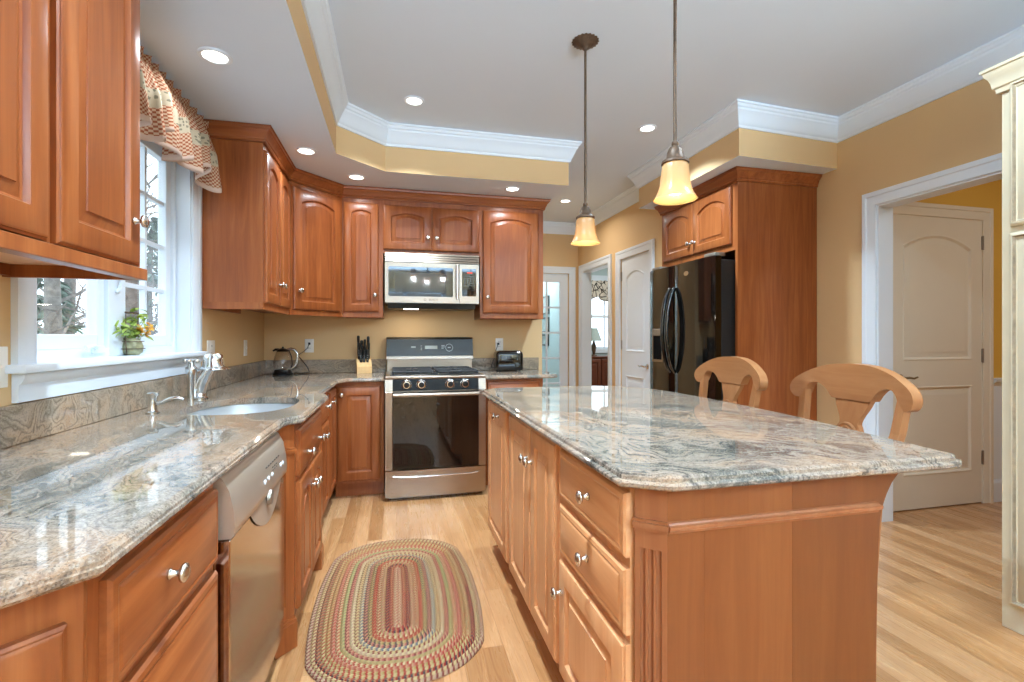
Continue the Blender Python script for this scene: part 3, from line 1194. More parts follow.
t = thing('base_cabinet', 'cherry base cabinet with one full-height door, left of the range', 'cabinet', (-.449, 3.85, 0))
b = MB()
b.extrude([(0, .112), (0, .883), (.55, .883), (.55, .002), (.06, .002), (.06, .112)], lambda p: (.002, p[0], p[1]), lambda p: (.36, p[0], p[1]))
b.build('body', 'cherry', t, smooth=0)
add_door(t, .022, .335, .135, .850, 'cherry', 0, .066, (.052, .79))
t = thing('base_cabinet', 'cherry base cabinet with a drawer, right of the range behind the island', 'cabinet', (.690, 3.85, 0))
base_body(t, .50, .58)
add_door(t, .03, .47, .70, .86, 'cherry_h', knob=(.25, .78), name='drawer', drawer=True)
add_door(t, .03, .47, .13, .68, 'cherry', 0, .06, (.43, .62))


# ---------------------------------------------------------------- counters
def slab_edge(b, poly, prof):
    """prof: list of (inset, z) from bottom to top; poly counter-clockwise"""
    loops = []
    for i, z in prof:
        q = inset_poly(poly, i) if i else poly
        loops.append([(x, y, z) for x, y in q])
    b.loft(loops, (True, False))
    return loops[-1]


def ellipse(cx, cy, rx, ry, z, n=36, p=2.6):
    out = []
    for k in range(n):
        a = 2 * pi * k / n
        c, s_ = cos(a), sin(a)
        out.append((cx + rx * abs(c) ** (2 / p) * (1 if c >= 0 else -1), cy + ry * abs(s_) ** (2 / p) * (1 if s_ >= 0 else -1), z))
    return out


CT, CB = .915, .884
t = thing('countertop', 'long swirled grey granite counter under the window, holding the sink', 'countertop', (0, 0, 0))
b = MB()
poly = [(XL + .002, .14), (-.405, .805), (-.41, 1.97), (-.398, 2.01), (-.362, 2.045), (-.353, 2.07), (-.353, 2.76), (-.362, 2.79), (-.398, 2.86), (-.412, 2.90),
        (-.408, 3.70), (-.34, 3.812), (-.084, 3.812), (-.084, YB - .002), (XL + .002, YB - .002)]
EDGE = [(.006, CB), (.0, CB + .006), (.0, CB + .014), (.003, CB + .016), (.004, CB + .022), (.010, CT - .002), (.016, CT)]
top = slab_edge(b, poly, EDGE)
SCX, SCY, SRX, SRY = -.672, 2.425, .222, .285
hole = ellipse(SCX, SCY, SRX, SRY, CT)
b.bm.faces.ensure_lookup_table()
# bottom cap made by the loft is replaced by a ring with the sink opening
bot = [f for f in b.bm.faces if len(f.verts) == len(poly)][0]
bmesh.ops.delete(b.bm, geom=[bot], context='FACES_ONLY')
b.fill([top, hole])
b.fill([[(x, y, CB) for x, y in inset_poly(poly, .006)], ellipse(SCX, SCY, SRX, SRY, CB)])
b.loft([hole, ellipse(SCX, SCY, SRX, SRY, CB)], (False, False))
b.build('slab', 'granite', t, smooth=8, weld=1e-5)
b = MB()
b.box(XL + .001, .16, CT + .0005, XL + .021, YB - .022, 1.030, .002)
b.box(XL + .001, YB - .021, CT + .0005, -.084, YB - .001, 1.030, .002)
tag(b.build('backsplash', 'granite_splash', smooth=0), 'long granite backsplash strip along the window wall and behind the kettle', 'backsplash')

t = thing('countertop', 'short granite counter right of the range under the toaster', 'countertop', (0, 0, 0))
b = MB()
poly = [(.684, 3.812), (1.27, 3.812), (1.325, 3.87), (1.325, YB - .002), (.684, YB - .002)]
top = slab_edge(b, poly, EDGE)
b.fill([top])
b.build('slab', 'granite', t, smooth=8, weld=1e-5)
b = MB()
b.box(.684, YB - .021, CT + .0005, 1.325, YB - .001, 1.030, .002)
tag(b.build('backsplash', 'granite_splash', smooth=0), 'short granite backsplash strip behind the toaster', 'backsplash')

# sink bowl hung under the opening
b = MB()
loops = [ellipse(SCX, SCY, SRX + .022, SRY + .022, CB - .003), ellipse(SCX, SCY, SRX + .004, SRY + .004, CB - .002), ellipse(SCX, SCY, SRX + .002, SRY + .002, CB - .02),
         ellipse(SCX, SCY, SRX - .012, SRY - .012, CB - .14), ellipse(SCX, SCY, SRX - .04, SRY - .04, CB - .175), ellipse(SCX, SCY, SRX - .10, SRY - .10, CB - .185),
         ellipse(SCX, SCY, .04, .04, CB - .188, p=2)]
b.loft(loops, (False, True))
sk = tag(b.build('sink', 'sink', smooth=50), 'oval undermount steel sink set in the granite counter below the faucet', 'sink')
b = MB()
b.lathe([(.0005, .004), (.02, .003), (.038, .004), (.042, .0)], (SCX, SCY, CB - .187), 'Z', 20)
b.build('drain', 'chrome', sk)

# ---------------------------------------------------------------- island
IX = .538
t = thing('island_cabinet', 'tall narrow one-door island cabinet, the one nearest the range', 'cabinet', (IX, 2.80, 0), -R90)
base_body(t, .535, .62, 'maple')
add_door(t, .045, .512, .125, .862, 'maple', 0, .06, (.36, .815))
t = thing('island_cabinet', 'two-door island cabinet in the middle of the aisle side', 'cabinet', (IX, 2.263, 0), -R90)
base_body(t, .735, .62, 'maple')
add_door(t, .036, .408, .125, .862, 'maple', 0, .062, (.378, .735))
add_door(t, .414, .715, .125, .862, 'maple', 0, .062, (.444, .735))
t = thing('island_cabinet', 'island cabinet with two drawers over a door, nearest the camera', 'cabinet', (IX, 1.526, 0), -R90)
base_body(t, .482, .62, 'maple')
add_door(t, .020, .484, .705, .858, 'maple_h', knob=(.28, .785), name='drawer', drawer=True)
add_door(t, .020, .484, .522, .678, 'maple_h', knob=(.27, .61), name='drawer', drawer=True)
add_door(t, .020, .484, .125, .500, 'maple', 0, .062, (.055, .405))

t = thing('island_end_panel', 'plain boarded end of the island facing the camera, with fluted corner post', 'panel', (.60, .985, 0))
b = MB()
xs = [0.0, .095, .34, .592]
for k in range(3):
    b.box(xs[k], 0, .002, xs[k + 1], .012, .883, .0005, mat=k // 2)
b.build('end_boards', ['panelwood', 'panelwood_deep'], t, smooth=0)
fluted_post(t, (-.057, .046), -radians(38.9), .0733, .883, mat='postwood', band=.79, foot=.04, depth=.012)
b = MB()
BAND = [(0, -.012), (.005, -.012), (.007, -.006), (.012, -.003), (.013, .005), (.008, .008), (.006, .012), (0, .014)]
b.sweep([(0.0, 0.0), (.592, 0), (.592, .012)], BAND, lambda x, y, h: (x, y, .79 + h))
b.build('band_moulding', 'postwood', t, smooth=25)
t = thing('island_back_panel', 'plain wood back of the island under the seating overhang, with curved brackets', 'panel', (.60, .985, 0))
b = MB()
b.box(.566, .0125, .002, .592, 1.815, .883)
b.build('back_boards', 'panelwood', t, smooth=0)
# curved brackets under the seating overhang
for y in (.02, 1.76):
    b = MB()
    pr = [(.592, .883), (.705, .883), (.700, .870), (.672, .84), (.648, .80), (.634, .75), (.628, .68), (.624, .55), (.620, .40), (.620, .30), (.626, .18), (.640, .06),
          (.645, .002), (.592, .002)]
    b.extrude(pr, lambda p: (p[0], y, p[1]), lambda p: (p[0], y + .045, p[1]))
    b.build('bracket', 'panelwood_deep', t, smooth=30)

b = MB()
poly = [(.490, 1.008), (.590, .944), (1.425, .944), (1.462, .968), (1.470, 1.046), (1.484, 1.134), (1.505, 1.287), (1.530, 1.45), (1.548, 1.65), (1.558, 1.85), (1.560, 2.05),
        (1.556, 2.25), (1.545, 2.45), (1.50, 2.65), (1.38, 2.82), (1.20, 2.895), (.578, 2.905), (.490, 2.80)]
IEDGE = [(.012, CB), (.004, CB + .001), (.0, CB + .005), (.0, CB + .012), (.004, CB + .016), (.011, CB + .017), (.012, CB + .020), (.013, CB + .025), (.018, CT - .001), (.024, CT)]
top = slab_edge(b, poly, IEDGE)
b.fill([top])
tag(b.build('island_countertop', 'granite_island', smooth=8, weld=1e-5), 'large island top of swirled cream and grey granite with a curved seating edge', 'countertop')


# ---------------------------------------------------------------- refrigerator surround
FXF = 2.40
t = thing('refrigerator_cabinet', 'cherry cabinet with two arched doors over the refrigerator, and its tall side panel', 'cabinet', (FXF, 4.03, 0), -R90)
b = MB()
b.box(.0225, 0, 1.86, .9945, .693, 2.40)
b.build('body', 'cherry', t, smooth=0)
b = MB()
b.box(.995, 0, .002, 1.02, .693, 2.40)
b.build('side_panel', 'cherry', t, smooth=0)
b = MB()
b.box(0, 0, .002, .022, .693, 2.40)
b.build('side_panel', 'cherry', t, smooth=0)
add_door(t, .045, .497, 1.905, 2.335, 'cherry', .05, .062, (.465, 2.00))
add_door(t, .503, .965, 1.905, 2.335, 'cherry', .05, .062, (.535, 2.00))
b = MB()
b.sweep([(-.001, .03), (-.001, -.001), (1.021, -.001), (1.021, .69)], CCROWN, lambda x, y, h: (x, y, ZS - .003 + h))
b.box(.0, .0, 2.40, 1.02, .69, 2.4365)
b.build('crown', 'cherry_h', t, smooth=25)

# refrigerator
t = thing('refrigerator', 'glossy black side-by-side refrigerator with bowed handles and a water dispenser', 'refrigerator', (2.222, 3.972, 0), -R90)
# local x: 0 (far) .. .92 (near); local y: 0 front .. back
FW = .925
b = MB()
b.box(.005, .075, .03, FW - .005, .84, 1.79, .004)
b.box(.03, .10, .002, FW - .03, .75, .03)
b.build('body', plain('black fridge side', '#191817', 0.4), t)


def fridge_door(x0, x1, hole=None):
    b = MB()
    n = 9
    front = []
    for k in range(n):
        u = k / (n - 1)
        x = x0 + (x1 - x0) * u
        y = .012 - .012 * (1 - (2 * u - 1) ** 2)
        if k in (0, n - 1):
            y += .010
        front.append((x, y))
    prof = [(x1, .070), (x0, .070)] + front
    b.prism(prof, .07, 1.815)
    return b.build('fridge_door', 'black_gloss', t, smooth=40)


da = fridge_door(.0, .392)
db = fridge_door(.398, FW)
# dispenser on the freezer door
b = MB()
b.box(.085, -.006, 1.235, .255, .01, 1.295, .003)
b.build('dispenser_panel', 'pewter', da)
b = MB()
b.box(.085, -.004, 1.010, .100, .01, 1.235)
b.box(.240, -.004, 1.010, .255, .01, 1.235)
b.box(.100, -.004, 1.010, .240, .01, 1.03)
b.build('dispenser_frame', 'steel', da, smooth=0)
b = MB()
b.box(.100, -.002, 1.03, .240, .012, 1.235)
b.build('dispenser_recess', 'recess', da, smooth=0)
for dd, x in ((da, .362), (db, .428)):
    b = MB()
    pts, rad = [], []
    for k in range(15):
        u = k / 14
        pts.append((x, .005 - .075 * sin(pi * u) ** .6, .93 + .70 * u))
        rad.append(.017 if 0 < k < 14 else .012)
    b.tube(pts, rad, 10, up=(0, 1, 0))
    b.build('handle', 'black_gloss', dd, smooth=60)
b = MB()
b.box(FW - .15, .03, 1.815, FW - .02, .12, 1.845, .008, 2)
b.build('hinge_cover', 'pewter', t)
b = MB()
b.box(.02, .03, 1.815, .15, .12, 1.845, .008, 2)
b.build('hinge_cover', 'pewter', t)
b = MB()
b.loft([[(.60 + .032 * cos(2 * pi * k / 20), y, 1.725 + .018 * sin(2 * pi * k / 20)) for k in range(20)] for y in (.004, -.004)])
b.build('badge', 'chrome', db)

# ---------------------------------------------------------------- range
t = thing('range', 'stainless gas range with black oven glass and a tall control backguard', 'stove', (-.079, 3.70, 0))
RW = .757
b = MB()
b.box(.004, .03, .03, RW - .004, .70, .915)
b.box(.03, .06, .002, RW - .03, .66, .03)
b.build('body', 'steel', t, smooth=0)
b = MB()
b.box(-.003, -.004, .908, RW + .003, .66, .932, .008, 3)
ck = b.build('cooktop', 'steel', t)
b = MB()
b.box(.035, .03, .932, RW - .035, .60, .938, .003)
b.build('burner_pan', 'black', ck)
for x0, x1 in ((.05, .372), (.385, .707)):
    b = MB()
    for x in (x0, x1 - .014):
        b.box(x, .045, .952, x + .014, .585, .966, .003)
    for y in (.045, .31, .571):
        b.box(x0, y, .952, x1, y + .014, .966, .003)
    for x in (x0, x1 - .014):
        for y in (.045, .571):
            b.box(x, y, .937, x + .014, y + .014, .955)
    xm = (x0 + x1) / 2
    for yc in (.178, .448):
        b.box(xm - .006, yc - .12, .954, xm + .006, yc - .035, .966)
        b.box(xm - .006, yc + .035, .954, xm + .006, yc + .12, .966)
        b.box(x0, yc - .006, .954, xm - .045, yc + .006, .966)
        b.box(xm + .045, yc - .006, .954, x1, yc + .006, .966)
    b.build('grate', 'iron', t, smooth=0)
for x in (.21, .546):
    for y in (.178, .448):
        b = MB()
        b.lathe([(.0005, .937), (.055, .938), (.055, .944), (.040, .946), (.040, .952), (.0005, .955)], (x, y, 0), 'Z', 20)
        b.build('burner', 'iron', t)
# front control strip with knobs
b = MB()
b.loft([[(x, 0 + o, z) for o, z in ((.03, .822), (-.008, .822), (.004, .906), (.03, .906))] for x in (.055, RW - .055)])
cp = b.build('control_strip', 'strip', t, smooth=0)
for x0, x1 in ((.0, .055), (RW - .055, RW)):
    b = MB()
    b.loft([[(x, 0 + o, z) for o, z in ((.03, .820), (-.010, .820), (.002, .907), (.03, .907))] for x in (x0, x1)])
    b.box(x0, -.012, .235, x1, .03, .815, .002)
    b.build('side_stile', 'steel', t, smooth=0)
for x in (.157, .266, .482, .597):
    b = MB()
    b.lathe([(.038, .004), (.038, -.003), (.034, -.006), (.029, -.024), (.026, -.027), (.0005, -.028)], (x, 0, .866), 'Y', 24)
    kn = b.build('knob', 'chrome', cp)
    b = MB()
    b.lathe([(.021, -.026), (.020, -.032), (.0005, -.033)], (x, 0, .866), 'Y', 20)
    b.box(x - .003, -.035, .858, x + .003, -.031, .884, .001)
    b.build('knob_cap', 'black', kn)
# oven door
b = MB()
b.box(.055, -.010, .237, RW - .055, .028, .813, .002)
od = b.build('oven_door', 'oven_glass', t, smooth=0)
b = MB()
b.tube([(.060, -.055, .795), (RW - .060, -.055, .795)], .014, 14, flat=1.0)
for x in (.085, RW - .085):
    b.box(x - .011, -.055, .786, x + .011, -.008, .804, .003)
b.build('door_handle', 'steel', od, smooth=60)
# storage drawer
b = MB()
n = 13
pr = [(x, y) for x, y in [(RW - .001, .03), (.001, .03)] + [(.001 + (RW - .002) * k / (n - 1), -.006 - .010 * (1 - (2 * k / (n - 1) - 1) ** 2)) for k in range(n)]]
b.prism(pr, .032, .228)
dr = b.build('drawer', 'steel', t, smooth=30)
b = MB()
b.tube([(.06 + (RW - .12) * k / 12, -.010 - .010 * (1 - (k / 6 - 1) ** 2), .178 if 0 < k < 12 else .186) for k in range(13)], .005, 8)
b.build('drawer_pull', 'chrome', dr, smooth=60)
# backguard
b = MB()
b.box(.004, .655, .932, RW - .004, .725, 1.045, .002)
b.build('backguard_base', 'steel', t, smooth=0)
b = MB()
b.loft([[(x, y, z) for y, z in ((.722, 1.03), (.640, 1.03), (.636, 1.05), (.668, 1.205), (.690, 1.222), (.722, 1.222))] for x in (-.002, RW + .003)])
bg = b.build('backguard', 'screen', t, smooth=0)
sl = (.032) / .155


def bgp(x, z, out=.001):
    return (x, .636 + (z - 1.05) * sl - out, z)


b = MB()
b.loft([[bgp(x, z, o) for z, o in ((1.030, -.004), (1.032, .010), (1.056, .010), (1.058, -.004))] for x in (-.002, RW + .003)])
b.loft([[bgp(x, z, o) for z, o in ((1.206, -.012), (1.206, .002), (1.224, -.010), (1.224, -.03))] for x in (-.002, RW + .003)])
b.build('chrome_strip', 'steel', bg, smooth=0)
b = MB()
b.face(b.vs([bgp(.33, 1.118), bgp(.44, 1.118), bgp(.44, 1.148), bgp(.33, 1.148)]))
b.build('clock_display', 'display', bg, smooth=0)
b = MB()
for k in range(28):
    a0, a1 = 2 * pi * k / 28, 2 * pi * (k + 1) / 28
    b.face(b.vs([bgp(.545 + r * cos(a), 1.130 + r * sin(a)) for r, a in ((.030, a0), (.034, a0), (.034, a1), (.030, a1))]))
for x, z, w_, h_ in ((.21, 1.13, .04, .012), (.293, 1.145, .012, .006), (.293, 1.133, .012, .006), (.293, 1.121, .012, .006), (.293, 1.109, .012, .006), (.475, 1.145, .03, .006),
                     (.475, 1.133, .03, .006), (.475, 1.121, .02, .006), (.532, 1.127, .026, .008)):
    b.face(b.vs([bgp(x, z), bgp(x + w_, z), bgp(x + w_, z + h_), bgp(x, z + h_)]))
b.build('button_marks', 'display', bg, smooth=0)

# ---------------------------------------------------------------- microwave
t = thing('microwave', 'stainless over-the-range microwave with dark window, above the range', 'microwave', (-.085, 4.02, 0))
MW = .765
b = MB()
b.box(0, .02, 1.50, MW, .415, 1.912)
b.loft([[(x, y, z) for y, z in ((.05, 1.50), (.09, 1.462), (.40, 1.462), (.41, 1.50))] for x in (.02, MW - .02)])
b.build('body', 'screen', t, smooth=0)
b = MB()
b.box(.15, .11, 1.458, .27, .17, 1.463)
b.build('cooktop_lamp', 'lens', t, smooth=0)
area_light('lamp', (.21, .14, 1.456), (0, 0, 0), 0.11, .05, .8, (1.0, .88, .72), t)
b = MB()
for k in range(4):
    z = 1.838 + k * .0185
    b.loft([[(x, y, z + dz) for y, dz in ((.03, 0), (-.002, .001), (.004, .016), (.03, .0165))] for x in (0, MW)])
b.build('vent_grille', 'steel', t, smooth=0)
b = MB()
DWX = .60
hole = [(.028, 1.560), (.545, 1.560), (.545, 1.795), (.028, 1.795)]


def rrect(x0, x1, z0, z1, r, y, n=5):
    pts = []
    for cx, cz, a0 in ((x1 - r, z0 + r, -pi / 2), (x1 - r, z1 - r, 0), (x0 + r, z1 - r, pi / 2), (x0 + r, z0 + r, pi)):
        for k in range(n):
            a = a0 + pi / 2 * k / (n - 1)
            pts.append((cx + r * cos(a), y, cz + r * sin(a)))
    return pts


b.fill([rrect(.0, DWX, 1.505, 1.832, .004, 0), rrect(.026, .548, 1.556, 1.797, .014, 0)])
b.loft([rrect(.026, .548, 1.556, 1.797, .014, 0), rrect(.026, .548, 1.556, 1.797, .014, .008)], (False, False))
b.loft([rrect(.0, DWX, 1.505, 1.832, .004, 0), rrect(.0, DWX, 1.505, 1.832, .004, .02)], (False, False))
md = b.build('microwave_door', 'steel', t, smooth=25, weld=1e-5)
b = MB()
b.loft([rrect(.024, .550, 1.554, 1.799, .014, .006), rrect(.024, .550, 1.554, 1.799, .014, .018)], (True, True))
b.build('door_window', 'oven_glass', md, smooth=0)
b = MB()
b.loft([rrect(.075, .485, 1.590, 1.750, .004, .0055), rrect(.075, .485, 1.590, 1.750, .004, .0062)], (True, True))
b.build('window_mesh', plain('window mesh grey', '#33312d', 0.06), md, smooth=0)
b = MB()
b.tube([(.579, -.030, 1.535), (.579, -.030, 1.82)], .011, 10)
for z in (1.55, 1.805):
    b.box(.571, -.030, z - .01, .587, .002, z + .01, .002)
b.build('handle', 'chrome', md, smooth=60)
b = MB()
b.fill([rrect(DWX + .004, MW, 1.505, 1.832, .004, 0), rrect(.622, .742, 1.565, 1.795, .008, 0)])
b.loft([rrect(DWX + .004, MW, 1.505, 1.832, .004, 0), rrect(DWX + .004, MW, 1.505, 1.832, .004, .02)], (False, False))
pn = b.build('control_panel', 'steel', t, smooth=0)
b = MB()
b.loft([rrect(.620, .744, 1.563, 1.797, .008, .003), rrect(.620, .744, 1.563, 1.797, .008, .015)], (True, True))
b.build('keypad', 'oven_glass', pn, smooth=0)
b = MB()
for r in range(5):
    for c in range(4):
        b.box(.640 + c * .024, .0015, 1.655 + r * .018, .652 + c * .024, .003, 1.662 + r * .018)
b.build('keys', 'screen', pn, smooth=0)
b = MB()
b.box(.665, .0015, 1.757, .71, .003, 1.768)
b.build('clock_display', 'clock', pn, smooth=0)


def lettering(text, size, loc, rot, mat, parent, name='lettering', align='CENTER'):
    c = bpy.data.curves.new(name, 'FONT')
    c.body = text
    c.size = size
    c.extrude = .0006
    c.align_x = align
    c.align_y = 'CENTER'
    c.materials.append(M[mat])
    tmp = bpy.data.objects.new('text_source', c)
    COL.objects.link(tmp)
    dg = bpy.context.evaluated_depsgraph_get()
    me = bpy.data.meshes.new_from_object(tmp.evaluated_get(dg))
    bpy.data.objects.remove(tmp)
    bpy.data.curves.remove(c)
    o = bpy.data.objects.new(name, me)
    COL.objects.link(o)
    o.location = loc
    o.rotation_euler = rot
    o.parent = parent
    return o


lettering('BOSCH', .022, (.385, -.0005, 1.531), (R90, 0, 0), 'bronze', md)
b = MB()
b.lathe([(.010, .0), (.010, -.001), (.007, -.001), (.007, 0)], (.318, 0, 1.531), 'Y', 20)
b.build('emblem', 'bronze', md)

# ---------------------------------------------------------------- dishwasher
t = thing('dishwasher', 'stainless dishwasher with beige curved control panel under the left counter', 'dishwasher', (-.45, 1.369, 0), R90)
DW = .610
b = MB()
b.box(.004, .005, .10, DW - .004, .57, .872)
b.box(.02, .06, .002, DW - .02, .5, .10)
b.build('body', 'black', t, smooth=0)
b = MB()
b.box(.0, -.038, .105, DW, .004, .705, .003)
b.build('door_panel', 'steel_warm', t, smooth=0)
b = MB()
pr = [(.004, .708), (-.040, .708), (-.047, .715), (-.049, .735), (-.046, .78), (-.036, .83), (-.020, .862), (-.012, .868), (.004, .868)]
b.extrude(pr, lambda p: (0, p[0], p[1]), lambda p: (DW, p[0], p[1]))
dp = b.build('control_panel', 'dw_panel', t, smooth=40)
# pocket handle under the panel
b = MB()
N = 14
lo = [(.17 + .38 * k / N, -.0405 - .004 * sin(pi * k / N), .706 - .085 * sin(pi * k / N) ** .8) for k in range(N + 1)]
hi = [(.17 + .38 * k / N, -.0405, .709) for k in range(N + 1)]
b.loft([lo, hi, [(x, y + .010, z) for x, y, z in hi], [(x, y + .004, z) for x, y, z in lo]], (False, False), closed=False)
b.build('pocket_handle', 'dw_panel', dp, smooth=50)
b = MB()
b.lathe([(.0005, -.012), (.022, -.010), (.026, 0), (.0005, .001)], (.36, -.045, .700), 'Y', 16)
b.build('latch', 'pewter', dp)
for k, x in enumerate((.30, .345, .39, .515, .545)):
    b = MB()
    b.lathe([(.0005, -.004), (.007, -.003), (.008, .001), (.0005, .002)], (x, -.0475, .765), 'Y', 12)
    b.build('button', 'white', dp)
b = MB()
for k in range(7):
    b.box(.33 + k * .027, -.0440, .800, .345 + k * .027, -.040, .803)
    b.box(.40 + (k % 4) * .025, -.0475 + .0005, .775 + (k // 4) * .01, .412 + (k % 4) * .025, -.045, .777 + (k // 4) * .01)
b.build('printed_marks', 'screen', dp, smooth=0)

# ------------------------------------------------------------------ pendants
M['shade'] = None


def make_shade_mat():
    n = NT('pleated amber glass shade').set(0.25, 0, 0.5)
    n.b.inputs['Transmission Weight'].default_value = 0.0
    n.b.inputs['Base Color'].default_value = lin('#c9b384')
    sss = n.b
    t = n.t
    tr = t.nodes.new('ShaderNodeBsdfTranslucent')
    nz = n.noise(n.coords(), 6, 2)
    n.l(n.ramp(nz.outputs[0], [(0.3, '#eab85c'), (0.7, '#f0c470')]), tr.inputs['Color'])
    mx = t.nodes.new('ShaderNodeMixShader')
    mx.inputs[0].default_value = 0.38
    t.links.new(n.b.outputs[0], mx.inputs[1])
    t.links.new(tr.outputs[0], mx.inputs[2])
    t.links.new(mx.outputs[0], t.nodes['Material Output'].inputs['Surface'])
    return n.m


M['shade'] = make_shade_mat()


def shade_mesh(name, parent, loc, s=1.0):
    b = MB()
    prof = [(.030, .140), (.040, .136), (.0465, .120), (.049, .095), (.051, .070), (.055, .045), (.062, .024), (.071, .008), (.077, .0), (.0745, .001), (.068, .009), (.059, .025),
            (.052, .046), (.048, .070), (.046, .095), (.0435, .119), (.038, .133), (.030, .137)]
    b.lathe([(r * s, h * s) for r, h in prof], (0, 0, 0), 'Z', 48, flute=lambda a, h: .018 * cos(16 * a) * min(1, h / (.05 * s)))
    return b.build(name, 'shade', parent, loc, smooth=60)


def pendant(x, y, zb, label):
    t = thing('pendant_lamp', label, 'pendant lamp', (x, y, ZC), 0, 'pendant lamps over the island')
    L = ZC - zb
    b = MB()
    b.lathe([(.066, -.0005), (.068, -.006), (.060, -.010), (.045, -.018), (.030, -.030), (.016, -.036), (.012, -.046), (.0005, -.047)], (0, 0, 0), 'Z', 40,
            flute=lambda a, h: .06 * cos(20 * a) * (1 if h > -.012 else .3))
    b.build('canopy', 'bronze', t, smooth=50)
    b = MB()
    b.lathe([(.0065, -.04), (.0065, -L + .21)], (0, 0, 0), 'Z', 12)
    b.build('rod', 'bronze', t)
    b = MB()
    b.lathe([(.0065, .212), (.011, .210), (.013, .200), (.010, .196), (.022, .186), (.027, .172), (.030, .150), (.040, .143), (.048, .138), (.049, .130), (.044, .128), (.030, .132)],
            (0, 0, -L), 'Z', 32, flute=lambda a, h: .04 * cos(12 * a) if .145 < h < .19 else 0)
    b.build('socket_cap', 'bronze', t, smooth=50)
    shade_mesh('lamp_shade', t, (0, 0, -L))
    b = MB()
    b.lathe([(.0005, .018), (.018, .020), (.033, .030), (.040, .045), (.038, .062), (.026, .085), (.014, .105), (.013, .13)], (0, 0, -L), 'Z', 24)
    b.build('bulb', 'bulb', t, smooth=60)
    d = bpy.data.lights.new('bulb_light', 'POINT')
    d.energy = 0.8
    d.color = (1, .80, .50)
    d.shadow_soft_size = .03
    o = bpy.data.objects.new('bulb_light', d)
    COL.objects.link(o)
    o.parent = t
    o.location = (0, 0, -L + .010)
    return t


pendant(.962, 2.362, 1.713, 'far bell-shaped amber glass pendant on a long rod, canopy visible, over the island')
pendant(.985, 1.565, 1.723, 'near bell-shaped amber glass pendant in front of the refrigerator cabinet')

# chandelier behind the photographer, seen only mirrored in the microwave window
t = thing('chandelier', 'bronze chandelier with bell glass shades, seen mirrored in the microwave window', 'chandelier', (.57, -.95, ZC))
b = MB()
b.lathe([(.07, -.0005), (.065, -.02), (.015, -.04), (.010, -.05), (.010, -.30), (.03, -.33), (.03, -.40), (.012, -.45), (.0005, -.46)], (0, 0, 0), 'Z', 20)
for k in range(3):
    a = 2 * pi * k / 3 + .52
    b.tube([(.02 * cos(a), .02 * sin(a), -.38), (.15 * cos(a), .15 * sin(a), -.46), (.27 * cos(a), .27 * sin(a), -.40), (.30 * cos(a), .30 * sin(a), -.32)], .009, 8)
    b.lathe([(.012, 0), (.035, -.02), (.04, -.045)], (.30 * cos(a), .30 * sin(a), -.31), 'Z', 16)
b.build('frame', 'bronze', t, smooth=50)
for k in range(3):
    a = 2 * pi * k / 3 + .52
    shade_mesh('lamp_shade', t, (.30 * cos(a), .30 * sin(a), -.50), 1.25)
    b = MB()
    b.lathe([(.0005, 0), (.03, .01), (.035, .03), (.02, .07)], (.30 * cos(a), .30 * sin(a), -.47), 'Z', 16)
    b.build('bulb', 'bulb', t, smooth=60)
for k in range(3):
    a = 2 * pi * k / 3 + .52
    d = bpy.data.lights.new('bulb_light', 'POINT')
    d.energy = 11
    d.color = (.80, .90, 1.0)
    d.shadow_soft_size = .03
    o = bpy.data.objects.new('bulb_light', d)
    COL.objects.link(o)
    o.parent = t
    o.location = (.30 * cos(a), .30 * sin(a), -.485)

# ------------------------------------------------------------------ chairs
def arc(pts, n=6):
    """Catmull-Rom through 2-D points"""
    P = [Vector(p) for p in pts]
    P = [2 * P[0] - P[1]] + P + [2 * P[-1] - P[-2]]
    out = []
    for i in range(1, len(P) - 2):
        for k in range(n):
            u = k / n
            a, b_, c, d_ = P[i - 1], P[i], P[i + 1], P[i + 2]
            q = .5 * ((2 * b_) + (c - a) * u + (2 * a - 5 * b_ + 4 * c - d_) * u * u + (3 * b_ - a - 3 * c + d_) * u ** 3)
            out.append((q.x, q.y))
    out.append((P[-2].x, P[-2].y))
    return out


